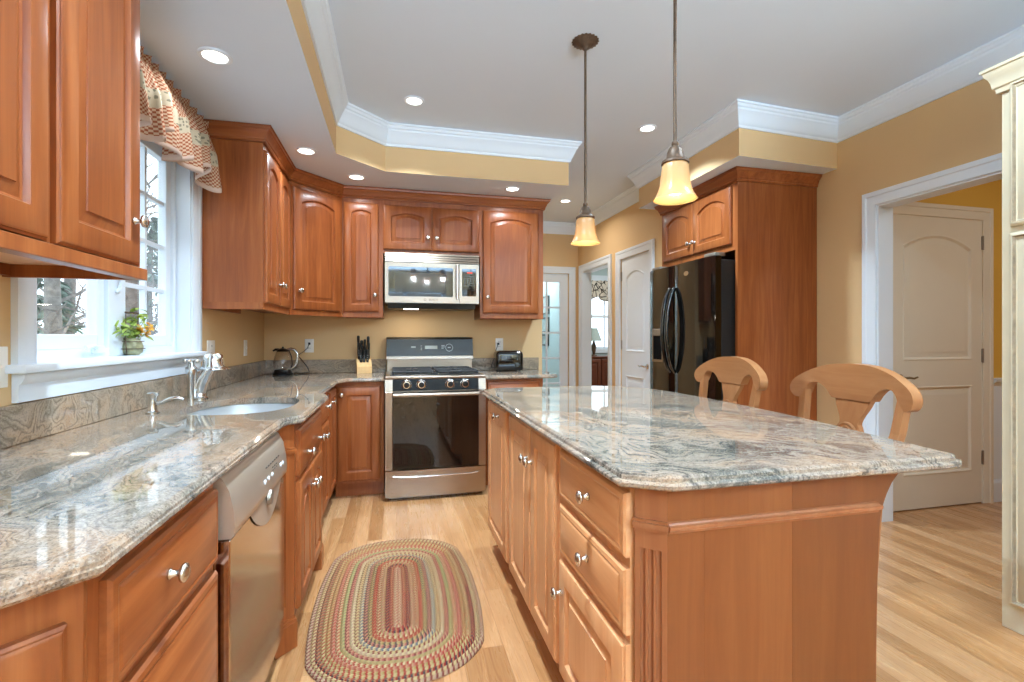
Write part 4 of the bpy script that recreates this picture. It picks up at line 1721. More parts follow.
def chair(x, y, rz, label):
    t = thing('counter_stool', label, 'chair', (x, y, 0), rz, 'stools at the island')
    # local: chair faces -Y, back of the chair near y = 0

    def curve(px):
        return .035 * (1 - (px / .25) ** 2)      # the crest rail bows backwards in the middle
    half = arc([(0, 1.126), (.08, 1.120), (.15, 1.100), (.205, 1.072), (.238, 1.046), (.250, 1.018), (.243, .992), (.223, .978), (.202, .984), (.189, 1.004), (.179, 1.028),
                (.163, 1.043), (.140, 1.044), (.116, 1.034), (.096, 1.014), (.084, .997), (.070, .990), (0, .990)], 4)
    # mirrored strip: pair upper and lower edges so the rail can curve
    out = [(-px, z) for px, z in half] + [(px, z) for px, z in reversed(half)][1:-1]
    b = MB()
    T = .042
    fr = [b.bm.verts.new((px, curve(px) - T / 2, z)) for px, z in out]
    bk = [b.bm.verts.new((px, curve(px) + T / 2, z)) for px, z in out]
    f1 = b.face(fr)
    f2 = b.face(list(reversed(bk)))
    for i in range(len(out)):
        j = (i + 1) % len(out)
        b.face((fr[i], bk[i], bk[j], fr[j]))
    b.bm.normal_update()
    bmesh.ops.triangulate(b.bm, faces=[f for f in (f1, f2) if f])
    b.build('crest_rail', 'chair', t, smooth=32)
    # vase splat with rosette
    sp = arc([(.074, .996), (.062, .965), (.044, .93), (.037, .905), (.044, .890), (.052, .868), (.048, .835), (.036, .80), (.030, .74), (.034, .69), (.05, .655)], 4)
    out = [(px, z) for px, z in sp] + [(-px, z) for px, z in reversed(sp)]
    b = MB()

    def lean(z):
        return .033 - .22 * max(0, (1.0 - z))
    b.extrude(out, lambda p: (p[0], lean(p[1]) - .010, p[1]), lambda p: (p[0], lean(p[1]) + .012, p[1]))
    sp_ = b.build('splat', 'chair_v', t, smooth=30)
    b = MB()
    b.lathe([(.040, .004), (.040, -.004), (.036, -.006), (.031, -.002), (.027, -.002), (.023, -.007), (.017, -.003), (.013, -.003), (.008, -.008), (.0005, -.009)],
            (0, lean(.868) - .010, .868), 'Y', 28)
    b.build('rosette', 'chair_v', sp_, smooth=40)
    # rear posts, running down into the legs
    for s_ in (-1, 1):
        b = MB()
        loops = []
        for px, py, z, wx, wy in ((.201, .012, 1.02, .014, .016), (.192, -.008, .90, .015, .016), (.178, -.042, .78, .016, .017), (.160, -.072, .66, .017, .018), (.150, -.080, .40, .016, .016),
                                  (.148, -.078, .002, .014, .014)):
            cx = s_ * px
            loops.append([(cx - wx, py - wy, z), (cx + wx, py - wy, z), (cx + wx, py + wy, z), (cx - wx, py + wy, z)])
        b.loft(loops)
        b.build('rear_post', 'chair_v', t, smooth=0)
    # saddle seat
    b = MB()
    so = arc([(0, -.40), (.10, -.397), (.185, -.370), (.205, -.30), (.195, -.19), (.165, -.10), (.10, -.065), (0, -.06)], 4)
    full = so + [(-px, py) for px, py in reversed(so)][1:-1]
    if True:
        cx, cy = 0, -.22
        def ring(k, z):
            return [(cx + (px - cx) * k, cy + (py - cy) * k, z) for px, py in full]
        b.loft([ring(.93, .622), ring(.99, .630), ring(1.0, .645), ring(.97, .658), ring(.75, .652), ring(.35, .646)], (True, True))
    b.build('seat', 'chair', t, smooth=40)
    for s_ in (-1, 1):
        b = MB()
        b.lathe([(.012, 0.002), (.016, .05), (.019, .25), (.023, .32), (.017, .34), (.023, .36), (.022, .5), (.018, .56), (.024, .60), (.024, .632)], (s_ * .155, -.325, 0), 'Z', 14, caps=True)
        b.build('front_leg', 'chair_v', t, smooth=40)
    b = MB()
    b.tube([(-.155, -.325, .22), (.155, -.325, .22)], .011, 8)
    for s_ in (-1, 1):
        b.tube([(s_ * .155, -.325, .30), (s_ * .149, -.080, .30)], .010, 8)
    b.tube([(-.150, -.080, .36), (.150, -.080, .36)], .010, 8)
    b.build('stretchers', 'chair_v', t, smooth=50)
    return t


chair(1.64, 1.46, -R90, 'nearer honey wood stool with scrolled crest rail, in front of the hall door')
chair(1.635, 2.125, -R90, 'farther honey wood stool with scrolled crest rail, in front of the refrigerator')

# ------------------------------------------------------------------ counter objects
# faucet
t = thing('faucet', 'brushed nickel pull-out faucet with a cross knob, behind the sink under the window', 'faucet', (-.955, 2.715, CT), 0)
t.scale = (1.25, 1.25, 1.06)
b = MB()
b.lathe([(.0005, 0), (.030, .0005), (.030, .006), (.025, .010), (.0235, .014), (.0235, .05), (.020, .055)], (0, 0, 0), 'Z', 24)
b.build('base', 'chrome', t, smooth=40)
b = MB()
b.tube([(0, 0, .03), (.006, 0, .07), (.022, 0, .115), (.038, 0, .150), (.047, 0, .168)], [.024, .024, .022, .021, .022], 14)
b.build('neck', 'chrome', t, smooth=60)
b = MB()
ca = radians(20)
b.lathe([(.0005, .216), (.024, .214), (.033, .205), (.036, .185), (.038, .165), (.042, .152), (.058, .144), (.059, .139), (.036, .140), (.0005, .141)], (.050, 0, 0), 'Z', 24)
b.build('spray_head', 'chrome', t, smooth=40)
b = MB()
b.lathe([(.014, .0), (.014, .05), (.017, .11), (.021, .140), (.020, .150), (.012, .158), (.009, .176), (.0005, .178)], (-.022, -.020, 0), 'Z', 18)
b.tube([(-.042, -.020, .182), (-.002, -.020, .182)], [.008, .008], 8)
b.tube([(-.022, -.04, .182), (-.022, .0, .182)], [.008, .008], 8)
for px, py in ((-.042, -.020), (-.002, -.020), (-.022, -.04), (-.022, .0)):
    b.lathe([(.0005, -.010), (.010, -.006), (.011, 0), (.010, .006), (.0005, .010)], (px, py, .182), 'Z', 10)
b.build('cross_handle', 'chrome', t, smooth=50)
# soap dispenser
t = thing('soap_dispenser', 'short nickel soap pump with a side spout on the counter left of the sink', 'dispenser', (-.965, 2.258, CT), 0)
b = MB()
b.lathe([(.0005, 0), (.024, .0005), (.024, .005), (.017, .009), (.0155, .014), (.0145, .060), (.016, .066), (.020, .070), (.021, .080), (.018, .084), (.0005, .086)], (0, 0, 0), 'Z', 20)
b.build('pump', 'chrome', t, smooth=40)
b = MB()
b.tube([(.010, .004, .038), (.03, .008, .042), (.055, .012, .054), (.08, .016, .058), (.105, .020, .050)], [.007, .0075, .008, .008, .006], 10)
b.build('spout', 'chrome', t, smooth=60)

# electric glass kettle on its base
t = thing('kettle', 'clear glass electric kettle with black base and curved chrome handle, in the counter corner', 'kettle', (-.90, 4.285, CT), 0)
b = MB()
b.lathe([(.0005, .0005), (.080, .001), (.081, .010), (.070, .022), (.066, .038), (.062, .046), (.0005, .046)], (0, 0, 0), 'Z', 32)
b.build('base', 'black', t, smooth=40)
b = MB()
b.lathe([(.060, .047), (.070, .075), (.071, .10), (.066, .135), (.054, .175), (.044, .192), (.042, .193), (.051, .174), (.063, .134), (.068, .10), (.067, .076), (.060, .056)],
        (0, 0, 0), 'Z', 32)
b.build('jug', 'jug_glass', t, smooth=60)
b = MB()
b.lathe([(.046, .191), (.047, .198), (.040, .208), (.020, .216), (.008, .219), (.008, .230), (.0005, .232)], (0, 0, 0), 'Z', 24)
b.tube([(-.03, 0, .205), (-.055, 0, .208), (-.075, 0, .196)], [.012, .010, .006], 8)
b.build('lid', 'black', t, smooth=40)
b = MB()
hp = [(.035, 0, .206), (.06, 0, .214), (.09, 0, .205), (.110, 0, .175), (.114, 0, .135), (.105, 0, .09), (.085, 0, .060), (.06, 0, .048)]
b.tube(hp, [.010, .011, .011, .010, .010, .009, .008, .007], 10, up=(0, 1, 0))
b.build('handle', 'chrome', t, smooth=60)
b = MB()
b.tube([(.048, 0, .200), (.066, 0, .15), (.073, 0, .09), (.066, 0, .055)], .004, 6)
b.build('gauge_strip', 'black', t)
cord = MB()
cord.tube([(.115, .02, .16), (.14, .10, .185), (.165, .140, .215), (.178, .146, .252)], .0035, 6)
cord.tube([(.08, .05, .012), (.12, .09, .006), (.165, .112, .006), (.185, .11, .010), (.17, .12, .05), (.135, .12, .10), (.115, .06, .14), (.112, .02, .16)], .0035, 6)
cord.box(.170, .139, .243, .188, .152, .263, .003)
cord.build('cord', 'black', t, smooth=60)

# knife block with its knives
KX, KY = -.268, 4.345
t = thing('knife_block', 'pale beech knife block full of black handled knives, left of the range', 'knife block', (KX, KY, CT), radians(8))
b = MB()
pr = [(-.075, .001), (.06, .001), (.06, .125), (.02, .140), (-.075, .060)]
b.loft([[(x, y, z) for y, z in pr] for x in (-.060, .060)])
b.box(-.035, -.0775, .02, .035, -.073, .052)
b.build('block', 'block', t, smooth=0)
kn0 = None
random.seed(3)
spots = [(-.042, .028, .112, 'tall left rear'), (-.015, .030, .085, 'left of middle rear'), (.012, .030, .09, 'right of middle rear'), (.040, .028, .108, 'tall right rear'),
         (-.040, -.004, .090, 'left middle'), (-.014, -.004, .075, 'centre left'), (.013, -.004, .078, 'centre right'), (.040, -.004, .092, 'right middle'),
         (-.026, -.036, .07, 'front left'), (.0, -.036, .066, 'front centre'), (.027, -.036, .07, 'front right')]
for i, (px, py, hl, word) in enumerate(spots):
    zt = .060 + (.140 - .060) * (py + .075) / .095
    b = MB()
    loops = []
    for u, wx, wy in ((0, .008, .006), (.12, .009, .007), (.4, .0085, .006), (.75, .010, .0075), (.93, .011, .008), (1.0, .007, .006)):
        z = hl * 1.55 * u
        y = -.20 * hl * u
        loops.append([(wx * 1.15 * cos(2 * pi * k / 10), y + wy * 1.7 * sin(2 * pi * k / 10), z) for k in range(10)])
    b.loft(loops)
    kt = thing('knife', '%s black handled knife standing in the beech knife block' % word, 'knife', (KX + px * cos(radians(8)) - py * sin(radians(8)),
                                                                                                      KY + px * sin(radians(8)) + py * cos(radians(8)), CT + zt + .002), 0, 'knives in the knife block')
    b.build('handle', 'black', kt, smooth=50)
    b = MB()
    b.box(-.001, -.008, -.03, .001, .008, .004)
    for u in (.3, .55, .8):
        b.lathe([(.0005, -.0105), (.003, -.010), (.003, -.007)], (0, -.20 * hl * u - .003, hl * u), 'Y', 8)
    b.build('blade_and_rivets', 'chrome', kt, smooth=0)

# toaster
t = thing('toaster', 'glossy black toaster on the short counter right of the range', 'toaster', (.995, 4.285, CT), 0)
b = MB()
def rr2(x0, x1, y0, y1, r, z, n=6):
    pts = []
    for cx, cy, a0 in ((x1 - r, y0 + r, -pi / 2), (x1 - r, y1 - r, 0), (x0 + r, y1 - r, pi / 2), (x0 + r, y0 + r, pi)):
        for k in range(n):
            a = a0 + pi / 2 * k / (n - 1)
            pts.append((cx + r * cos(a), cy + r * sin(a), z))
    return pts


b.loft([rr2(-.118, .118, -.078, .078, .02, .012), rr2(-.125, .125, -.085, .085, .03, .03), rr2(-.125, .125, -.085, .085, .03, .15), rr2(-.120, .120, -.080, .080, .03, .172),
        rr2(-.105, .105, -.066, .066, .03, .186)])
b.build('body', 'black_gloss', t, smooth=40)
b = MB()
for y in (-.032, .032):
    b.box(-.085, y - .013, .184, .085, y + .013, .1875, .002)
b.build('slots', 'steel', t)
b = MB()
b.lathe([(.020, .003), (.020, -.006), (.017, -.010), (.0005, -.011)], (.062, -.085, .062), 'Y', 18)
b.box(.055, -.098, .105, .069, -.083, .118, .003)
b.box(.060, -.0865, .10, .064, -.0845, .165)
b.build('lever_and_dial', 'screen', t, smooth=40)
b = MB()
for x in (-.09, .09):
    for y in (-.06, .06):
        b.lathe([(.010, .001), (.010, .013)], (x, y, 0), 'Z', 10, caps=True)
b.build('feet', 'black', t)
b = MB()
b.tube([(-.125, .06, .03), (-.14, .09, .03), (-.12, .112, .08), (-.085, .135, .19), (-.062, .148, .245)], .0035, 6)
b.box(-.072, .139, .236, -.052, .152, .256, .003)
b.build('cord', 'black', t, smooth=60)


# outlets and switches
def plate(name, label, loc, rz, kind, w=.072):
    t = thing(name, label, 'switch plate' if kind != 'outlet' else 'outlet', loc, rz)
    b = MB()
    b.box(-w / 2, -.006, -.058, w / 2, 0, .058, .002, 2)
    b.build('cover_plate', 'plate', t)
    b = MB()
    if kind == 'outlet':
        for z in (-.022, .022):
            b.box(-.016, -.0075, z - .014, .016, -.005, z + .014, .002)
        b.build('sockets', 'plate', t)
        b = MB()
        for z in (-.022, .022):
            b.box(-.008, -.0082, z - .002, -.005, -.0070, z + .008)
            b.box(.005, -.0082, z - .002, .008, -.0070, z + .006)
        b.build('slots', 'slot', t, smooth=0)
    else:
        n = 2 if w > .1 else 1
        for k in range(n):
            x = (k - (n - 1) / 2) * .046
            b.box(x - .005, -.016, -.004, x + .005, -.005, .010, .002)
        b.build('toggle', 'plate', t)
        b = MB()
        for k in range(n):
            x = (k - (n - 1) / 2) * .046
            for z in (-.042, .042):
                b.lathe([(.0005, -.0085), (.003, -.008), (.003, -.005)], (x, 0, z), 'Y', 8)
        b.build('screws', 'pewter', t)
    return t


plate('switch_plate', 'white switch plate at the left edge, left of the window casing', (XL, 1.615, 1.14), R90, 'switch', .118)
plate('wall_outlet', 'white outlet plate between the window casing and the tan wall, above the faucet', (XL, 3.235, 1.147), R90, 'outlet', .118)
plate('switch_plate', 'single white switch plate on the tan left wall, nearer the corner', (XL, 3.918, 1.144), R90, 'switch')
plate('wall_outlet', 'white outlet on the range wall behind the kettle, with its black plug', (-.722, YB, 1.150), 0, 'outlet')
plate('wall_outlet', 'white outlet above the toaster, with its black plug', (.945, YB, 1.155), 0, 'outlet')

# ------------------------------------------------------------------ braided rug
def make_rug_mat():
    n = NT('braided wool').set(0.95, 0, 0.1)
    uv = n.coords('UV')
    sep = n.n('ShaderNodeSeparateXYZ')
    n.l(uv, sep.inputs[0])
    ring = n.math('FLOOR', sep.outputs[1])
    fr = n.math('FRACT', sep.outputs[1])
    # slanted strands of the braid: a V in every ring
    vv = n.math('ABSOLUTE', n.math('SUBTRACT', fr, 0.5))
    st = n.math('FRACT', n.math('ADD', n.math('MULTIPLY', sep.outputs[0], 44.0), vv))
    wn = n.n('ShaderNodeTexWhiteNoise', noise_dimensions='1D')
    n.l(n.math('ADD', ring, 3.7), wn.inputs['W'])
    pal = [(0.0, '#85281f'), (0.10, '#9c8a5e'), (0.22, '#923c32'), (0.34, '#a8946a'), (0.46, '#77764f'), (0.56, '#9c5a50'), (0.68, '#927c4e'), (0.78, '#585c62'), (0.86, '#9c7f68'), (0.94, '#862c24')]
    base = n.ramp(wn.outputs['Value'], pal, 'CONSTANT')
    wn2 = n.n('ShaderNodeTexWhiteNoise', noise_dimensions='1D')
    n.l(n.math('ADD', ring, 41.3), wn2.inputs['W'])
    second = n.ramp(wn2.outputs['Value'], [(0, '#b39e76'), (0.25, '#92392f'), (0.45, '#978858'), (0.62, '#7a4038'), (0.8, '#b59c7a'), (0.92, '#453a3c')], 'CONSTANT')
    third = n.math('GREATER_THAN', st, 0.62)
    fourth = n.math('LESS_THAN', st, 0.3)
    col = n.mix(third, base, second)
    col = n.mix(n.math('MULTIPLY', fourth, 0.5), col, lin('#a99066'))
    # slow drift of the wool colour along each ring
    drift = n.noise(n.mapping(uv, (0.55, 0.9, 1)), 1.0, 2)
    col = n.mix(n.ramp(drift.outputs[0], [(0.45, (0, 0, 0, 1)), (0.7, (0.55, 0.55, 0.55, 1))]), col, lin('#a07a50'))
    n.l(col, n.b.inputs['Base Color'])
    h = n.math('MULTIPLY', n.math('SINE', n.math('MULTIPLY', st, pi)), 1.0)
    n.bump(h, 0.6, 0.004)
    return n.m


def make_rug():
    cx, cy = .008, 2.352
    RXI, RYI = .372, .628
    n_rings = 20
    core = RYI - RXI          # half-length of the straight core

    def stad(r, k, n):
        """squarish stadium around a straight core; returns point and arc position"""
        a = 2 * pi * k / n
        p = 2.35
        c, s_ = cos(a), sin(a)
        x = r * abs(c) ** (2 / p) * (1 if c >= 0 else -1)
        y = r * abs(s_) ** (2 / p) * (1 if s_ >= 0 else -1)
        y += core * max(-1, min(1, s_ * 2.2)) * (0.92 + .08 * abs(s_))
        return x, y
    bm = bmesh.new()
    uvl = bm.loops.layers.uv.new('braid')
    n = 120
    prev = None
    rows = []
    W = RXI / n_rings
    for i in range(n_rings):
        for j, (f, h) in enumerate(((0.02, .004), (.22, .011), (.5, .0135), (.78, .011), (.98, .004))):
            rows.append((W * (i + f), h, i + f))
    verts = []
    arcs = []
    for r, h, v in rows:
        row, ac, L = [], [], 0
        last = None
        for k in range(n + 1):
            x, y = stad(r, k, n)
            if last is not None:
                L += sqrt((x - last[0]) ** 2 + (y - last[1]) ** 2)
            last = (x, y)
            ac.append(L)
            if k < n:
                wob = .006 * sin(3.1 * k / n * 2 * pi + 1) * (r / RXI)
                row.append(bm.verts.new((cx + x * (1 + wob), cy + y * (1 + wob * .5), h)))
        verts.append(row)
        arcs.append(ac)
    for q in range(len(rows) - 1):
        for k in range(n):
            k2 = (k + 1) % n
            f = bm.faces.new((verts[q][k], verts[q][k2], verts[q + 1][k2], verts[q + 1][k]))
            us = [arcs[q + 1][k], arcs[q + 1][k + 1], arcs[q + 1][k + 1], arcs[q + 1][k]]
            v0 = rows[q][2]
            v1 = rows[q + 1][2]
            if math.floor(v1) != math.floor(v0):
                v1 = math.floor(v0) + .999
            for lp, u, v in zip(f.loops, us, (v0, v0, v1, v1)):
                lp[uvl].uv = (u, v)
    # centre strip and underside
    f = bm.faces.new(verts[0])
    rim = [bm.verts.new((v.co.x, v.co.y, .001)) for v in verts[-1]]
    for k in range(n):
        k2 = (k + 1) % n
        g = bm.faces.new((verts[-1][k], verts[-1][k2], rim[k2], rim[k]))
        for lp, u in zip(g.loops, (k * .02, k * .02 + .02, k * .02 + .02, k * .02)):
            lp[uvl].uv = (u, n_rings - .5)
    bm.faces.new(list(reversed(rim)))
    bmesh.ops.recalc_face_normals(bm, faces=list(bm.faces))
    me = bpy.data.meshes.new('braided_rug')
    bm.to_mesh(me)
    bm.free()
    me.materials.append(make_rug_mat())
    me.polygons.foreach_set('use_smooth', [True] * len(me.polygons))
    me.set_sharp_from_angle(angle=radians(50))
    o = bpy.data.objects.new('braided_rug', me)
    COL.objects.link(o)
    tag(o, 'oval braided rug in red, cream and grey rings on the oak floor before the sink', 'rug')


make_rug()

# ------------------------------------------------------------------ window valance
def make_gingham():
    n = NT('red gingham with a floral band').set(0.9, 0, 0.1)
    uv = n.coords('UV')
    ck = n.n('ShaderNodeTexChecker')
    ck.inputs['Scale'].default_value = 1
    n.l(n.mapping(uv, (115, 115, 1)), ck.inputs['Vector'])
    ck.inputs['Color1'].default_value = lin('#9a5a3f')
    ck.inputs['Color2'].default_value = lin('#c9ad92')
    sep = n.n('ShaderNodeSeparateXYZ')
    n.l(uv, sep.inputs[0])
    v = sep.outputs[1]
    col = ck.outputs[0]
    # bands: cream strip with grey-green flowers, pale hem
    band = n.math('MULTIPLY', n.math('GREATER_THAN', v, 0.125), n.math('LESS_THAN', v, 0.195))
    fl = n.n('ShaderNodeTexVoronoi')
    fl.inputs['Scale'].default_value = 1
    n.l(n.mapping(uv, (55, 55, 1)), fl.inputs['Vector'])
    nz = n.noise(n.mapping(uv, (90, 90, 1)), 1, 2)
    flower = n.math('LESS_THAN', n.math('ADD', fl.outputs['Distance'], n.math('MULTIPLY', nz.outputs[0], .35)), 0.52)
    fcol = n.mix(flower, lin('#b9ac94'), lin('#817b69'))
    col = n.mix(band, col, fcol)
    hem = n.math('LESS_THAN', v, 0.022)
    col = n.mix(hem, col, lin('#cdb4a4'))
    n.l(col, n.b.inputs['Base Color'])
    tr = n.t.nodes.new('ShaderNodeBsdfTranslucent')
    n.l(col, tr.inputs['Color'])
    mx = n.t.nodes.new('ShaderNodeMixShader')
    mx.inputs[0].default_value = 0.25
    n.l(n.b.outputs[0], mx.inputs[1])
    n.l(tr.outputs[0], mx.inputs[2])
    n.l(mx.outputs[0], n.t.nodes['Material Output'].inputs['Surface'])
    return n.m


def valance(name, label, y0, y1, ztop, zbot, xw, mat, out=.085, folds=9, seed=1, axis='left', thick=.0025):
    random.seed(seed)
    nu, nv = folds * 14, 22
    bm = bmesh.new()
    uvl = bm.loops.layers.uv.new('cloth')
    ph = [random.uniform(-.5, .5) for _ in range(folds + 2)]
    grid = []
    for i in range(nu + 1):
        u = i / nu
        col = []
        fx = u * folds
        k = int(min(fx, folds - 1))
        phase = 2 * pi * (fx + .22 * sin(2 * pi * u * 1.7 + 1))
        drop = .032 * sin(2 * pi * u * folds * .5 + .7) + .022 * sin(2 * pi * u * folds * .27 + 2.1)
        for j in range(nv + 1):
            v = j / nv
            H = ztop - zbot + drop
            z = ztop - H * v
            w = abs(v - .13)
            amp = .010 + .042 * max(0, v - .13) ** .8 if v > .13 else .014
            x = out * (.35 + .65 * min(1, (v / .5)) ** .8) + amp * sin(phase) + .008 * sin(phase * 2.3 + 3 * v)
            if v < .13:
                x = out * .5 + .013 * sin(phase * 1.4 + 1) * (1 - .4 * v / .13)
                z += .005 * sin(phase * 1.4)
            if .11 < v < .16:
                x -= .012
            y = y0 + (y1 - y0) * u + .016 * sin(phase + 1.3) * v
            col.append((x, y, z))
        grid.append(col)
    P = (lambda p: (xw + p[0], p[1], p[2])) if axis == 'left' else (lambda p: (p[1], xw - p[0], p[2]))
    V = [[bm.verts.new(P(p)) for p in c] for c in grid]
    for i in range(nu):
        for j in range(nv):
            f = bm.faces.new((V[i][j], V[i + 1][j], V[i + 1][j + 1], V[i][j + 1]))
            W = (y1 - y0) * 1.35
            for lp, (a, c) in zip(f.loops, ((i, j), (i + 1, j), (i + 1, j + 1), (i, j + 1))):
                lp[uvl].uv = (a / nu * W, (1 - c / nv) * (ztop - zbot))
    me = bpy.data.meshes.new(name)
    bm.to_mesh(me)
    bm.free()
    me.materials.append(mat)
    me.polygons.foreach_set('use_smooth', [True] * len(me.polygons))
    o = bpy.data.objects.new(name, me)
    COL.objects.link(o)
    md = o.modifiers.new('cloth', 'SOLIDIFY')
    md.thickness = thick
    tag(o, label, 'curtain')
    return o


valance('window_valance', 'gathered red gingham valance with a floral band at the top of the kitchen window', 1.775, 2.985, 2.41, 2.055, XL + .02, make_gingham(), folds=11)


def make_leafprint():
    n = NT('black and cream leaf print').set(0.9, 0, 0.1)
    v = n.n('ShaderNodeTexVoronoi', feature='DISTANCE_TO_EDGE')
    v.inputs['Scale'].default_value = 11
    n.l(n.coords('UV'), v.inputs['Vector'])
    nz = n.noise(n.coords('UV'), 16, 2)
    f = n.math('ADD', v.outputs['Distance'], n.math('MULTIPLY', nz.outputs[0], .16))
    n.l(n.ramp(f, [(0.12, '#3b3633'), (0.17, '#d9d1c4')], 'LINEAR'), n.b.inputs['Base Color'])
    return n.m


valance('window_valance', 'small black and cream leaf-print valance seen through the passage opening', 3.32, 4.22, 2.26, 1.90, 8.27, make_leafprint(), .06, 5, 4, 'back')

# ------------------------------------------------------------------ plant on the window stool
PX, PY, PZ = -1.125, 2.45, WZ0 + .0255
t = thing('potted_plant', 'small leafy plant with yellow flowers in a wire-held pot on the window stool', 'plant', (PX, PY, PZ))
b = MB()
b.lathe([(.0005, .001), (.026, .0015), (.038, .012), (.042, .035), (.037, .055), (.030, .066), (.033, .074), (.028, .074), (.026, .066), (.0005, .062)], (0, 0, 0), 'Z', 24,
        flute=lambda a, h: .03 * cos(8 * a))
b.build('pot', plain('mottled olive glaze', '#8f8e6d', 0.3, var=.35, scale=45), t, smooth=50)
b = MB()
for zz, r in ((.028, .046), (.060, .042)):
    b.tube([(r * cos(2 * pi * k / 20), r * sin(2 * pi * k / 20), zz) for k in range(21)], .0018, 6)
for y in (-.052, .050):
    b.tube([(0, y * .8, .002), (0, y, .06), (0, y, .185)], .002, 6)
b.tube([(0, -.052, .185), (0, .050, .185)], .0045, 8)
b.build('wire_carrier', 'bronze', t, smooth=60)
random.seed(11)
leaf = MB()
stem = MB()
flower = MB()


def leaf_at(b, p, d, L, W, roll):
    d = d.normalized()
    s_ = d.cross(Vector((0, 0, 1)))
    if s_.length < .1:
        s_ = Vector((1, 0, 0))
    s_.normalize()
    s_ = Matrix.Rotation(roll, 3, d) @ s_
    up = s_.cross(d)
    prev = None
    for k in range(6):
        u = k / 5
        c = p + d * L * u - up * (.35 * L * (u - .1) ** 2) + up * .05 * L
        w = W * sin(pi * min(.98, u * .93 + .05)) ** .8
        cur = (b.bm.verts.new(c - s_ * w + up * w * .3), b.bm.verts.new(c), b.bm.verts.new(c + s_ * w + up * w * .3))
        if prev:
            b.face((prev[0], cur[0], cur[1], prev[1]))
            b.face((prev[1], cur[1], cur[2], prev[2]))
        prev = cur


for k in range(20):
    a = random.uniform(0, 2 * pi)
    rad = random.uniform(.01, .095)
    hgt = random.uniform(.09, .19)
    tip = Vector((rad * cos(a) * .6, rad * sin(a) * 1.15, hgt))
    if k == 0:
        tip = Vector((.02, -.13, .10))
    if k == 1:
        tip = Vector((.015, .11, .09))
    stem.tube([(0, 0, .06), tip * .5 + Vector((0, 0, .035)), tip], .0014, 5)
    for q in range(5):
        d = Vector((random.uniform(-1, 1), random.uniform(-1, 1), random.uniform(-.4, .9)))
        leaf_at(leaf, tip * random.uniform(.72, 1) + Vector((0, 0, .01)), d, random.uniform(.02, .042), random.uniform(.006, .011), random.uniform(-.8, .8))
for k in range(14):
    c = Vector((random.uniform(.0, .055), random.uniform(.02, .10), random.uniform(.085, .145)))
    ax = Vector((random.uniform(.3, 1), random.uniform(-.6, .6), random.uniform(.2, .9))).normalized()
    e1 = ax.cross(Vector((0, 0, 1))).normalized()
    e2 = ax.cross(e1)
    for q in range(6):
        a = 2 * pi * q / 6
        leaf_at(flower, c, e1 * cos(a) + e2 * sin(a) + ax * .35, .017, .006, random.uniform(-.3, .3))
stem.build('stems', plain('green stem', '#7f9a4f', 0.6), t, smooth=60)
leaf.build('leaves', plain('spring green leaf', '#98ac4e', 0.5, var=.35, scale=25), t, smooth=60)
flower.build('flowers', plain('yellow petals', '#e0a93a', 0.6, var=.2, scale=30), t, smooth=60)

# ------------------------------------------------------------------ hutch at the right edge
HXF = 2.50
t = thing('hutch', 'tall cream distressed cabinet with dark glazed panel edges, cut by the right frame', 'cabinet', (HXF, 1.506, 0), -R90)
M['cream'] = plain('cream distressed paint', '#cdc2a8', 0.45, var=.05, scale=7)
M['glaze'] = plain('dark glaze in the mouldings', '#94836b', 0.6, var=.3, scale=30)
HW = 1.0
b = MB()
b.box(0, 0, .002, HW, .595, 2.296)
b.build('body', 'cream', t, smooth=0)
b = MB()
b.sweep([(-.001, .59), (-.001, -.001), (HW + .001, -.001)], [(0, -.03), (.012, -.03), (.014, -.012), (.022, -.006), (.024, .012), (.030, .034), (.040, .048), (.043, .062), (.050, .066), (.050, .078), (0, .078)],
        lambda x, y, h: (x, y, 2.29 + h))
b.build('crown', 'cream', t, smooth=25)
for x0, x1 in ((.033, .494), (.506, .967)):
    b = door_mesh(x1 - x0, .60, 0, .014, glaze=True, raised=True)
    b.build('door', ['cream', 'glaze'], t, (x0, .0, 1.685), smooth=28, weld=1e-5)
    o = door_mesh(x1 - x0, 1.545, 0, .014, glaze=True, raised=True).build('door', ['cream', 'glaze'], t, (x0, .0, .112), smooth=28, weld=1e-5)

# ------------------------------------------------------------------ beyond the openings
for i, (ya, yb, za, zb, word) in enumerate(((7.46, 7.95, 1.60, 1.90, 'uppermost'), (7.46, 7.90, 1.30, 1.55, 'middle'), (7.48, 7.86, 1.08, 1.27, 'lowest'))):
    t = thing('picture_frame', '%s small dark framed picture on the blue wall behind the glazed door' % word, 'picture', (HX - .0205, (ya + yb) / 2, (za + zb) / 2), -R90,
              'pictures behind the glazed door')
    w_, h_ = (yb - ya) / 2, (zb - za) / 2
    b = MB()
    for x0, x1, z0, z1 in ((-w_, w_, h_ - .025, h_), (-w_, w_, -h_, -h_ + .025), (-w_, -w_ + .025, -h_ + .025, h_ - .025), (w_ - .025, w_, -h_ + .025, h_ - .025)):
        b.box(x0, -.022, z0, x1, 0, z1, .002)
    b.build('frame', 'black', t, smooth=0)
    b = MB()
    b.box(-w_ + .025, -.010, -h_ + .025, w_ - .025, -.001, h_ - .025)
    b.build('print', plain('pale landscape print', '#aeb9b8', 0.5, var=.35, scale=14), t, smooth=0)

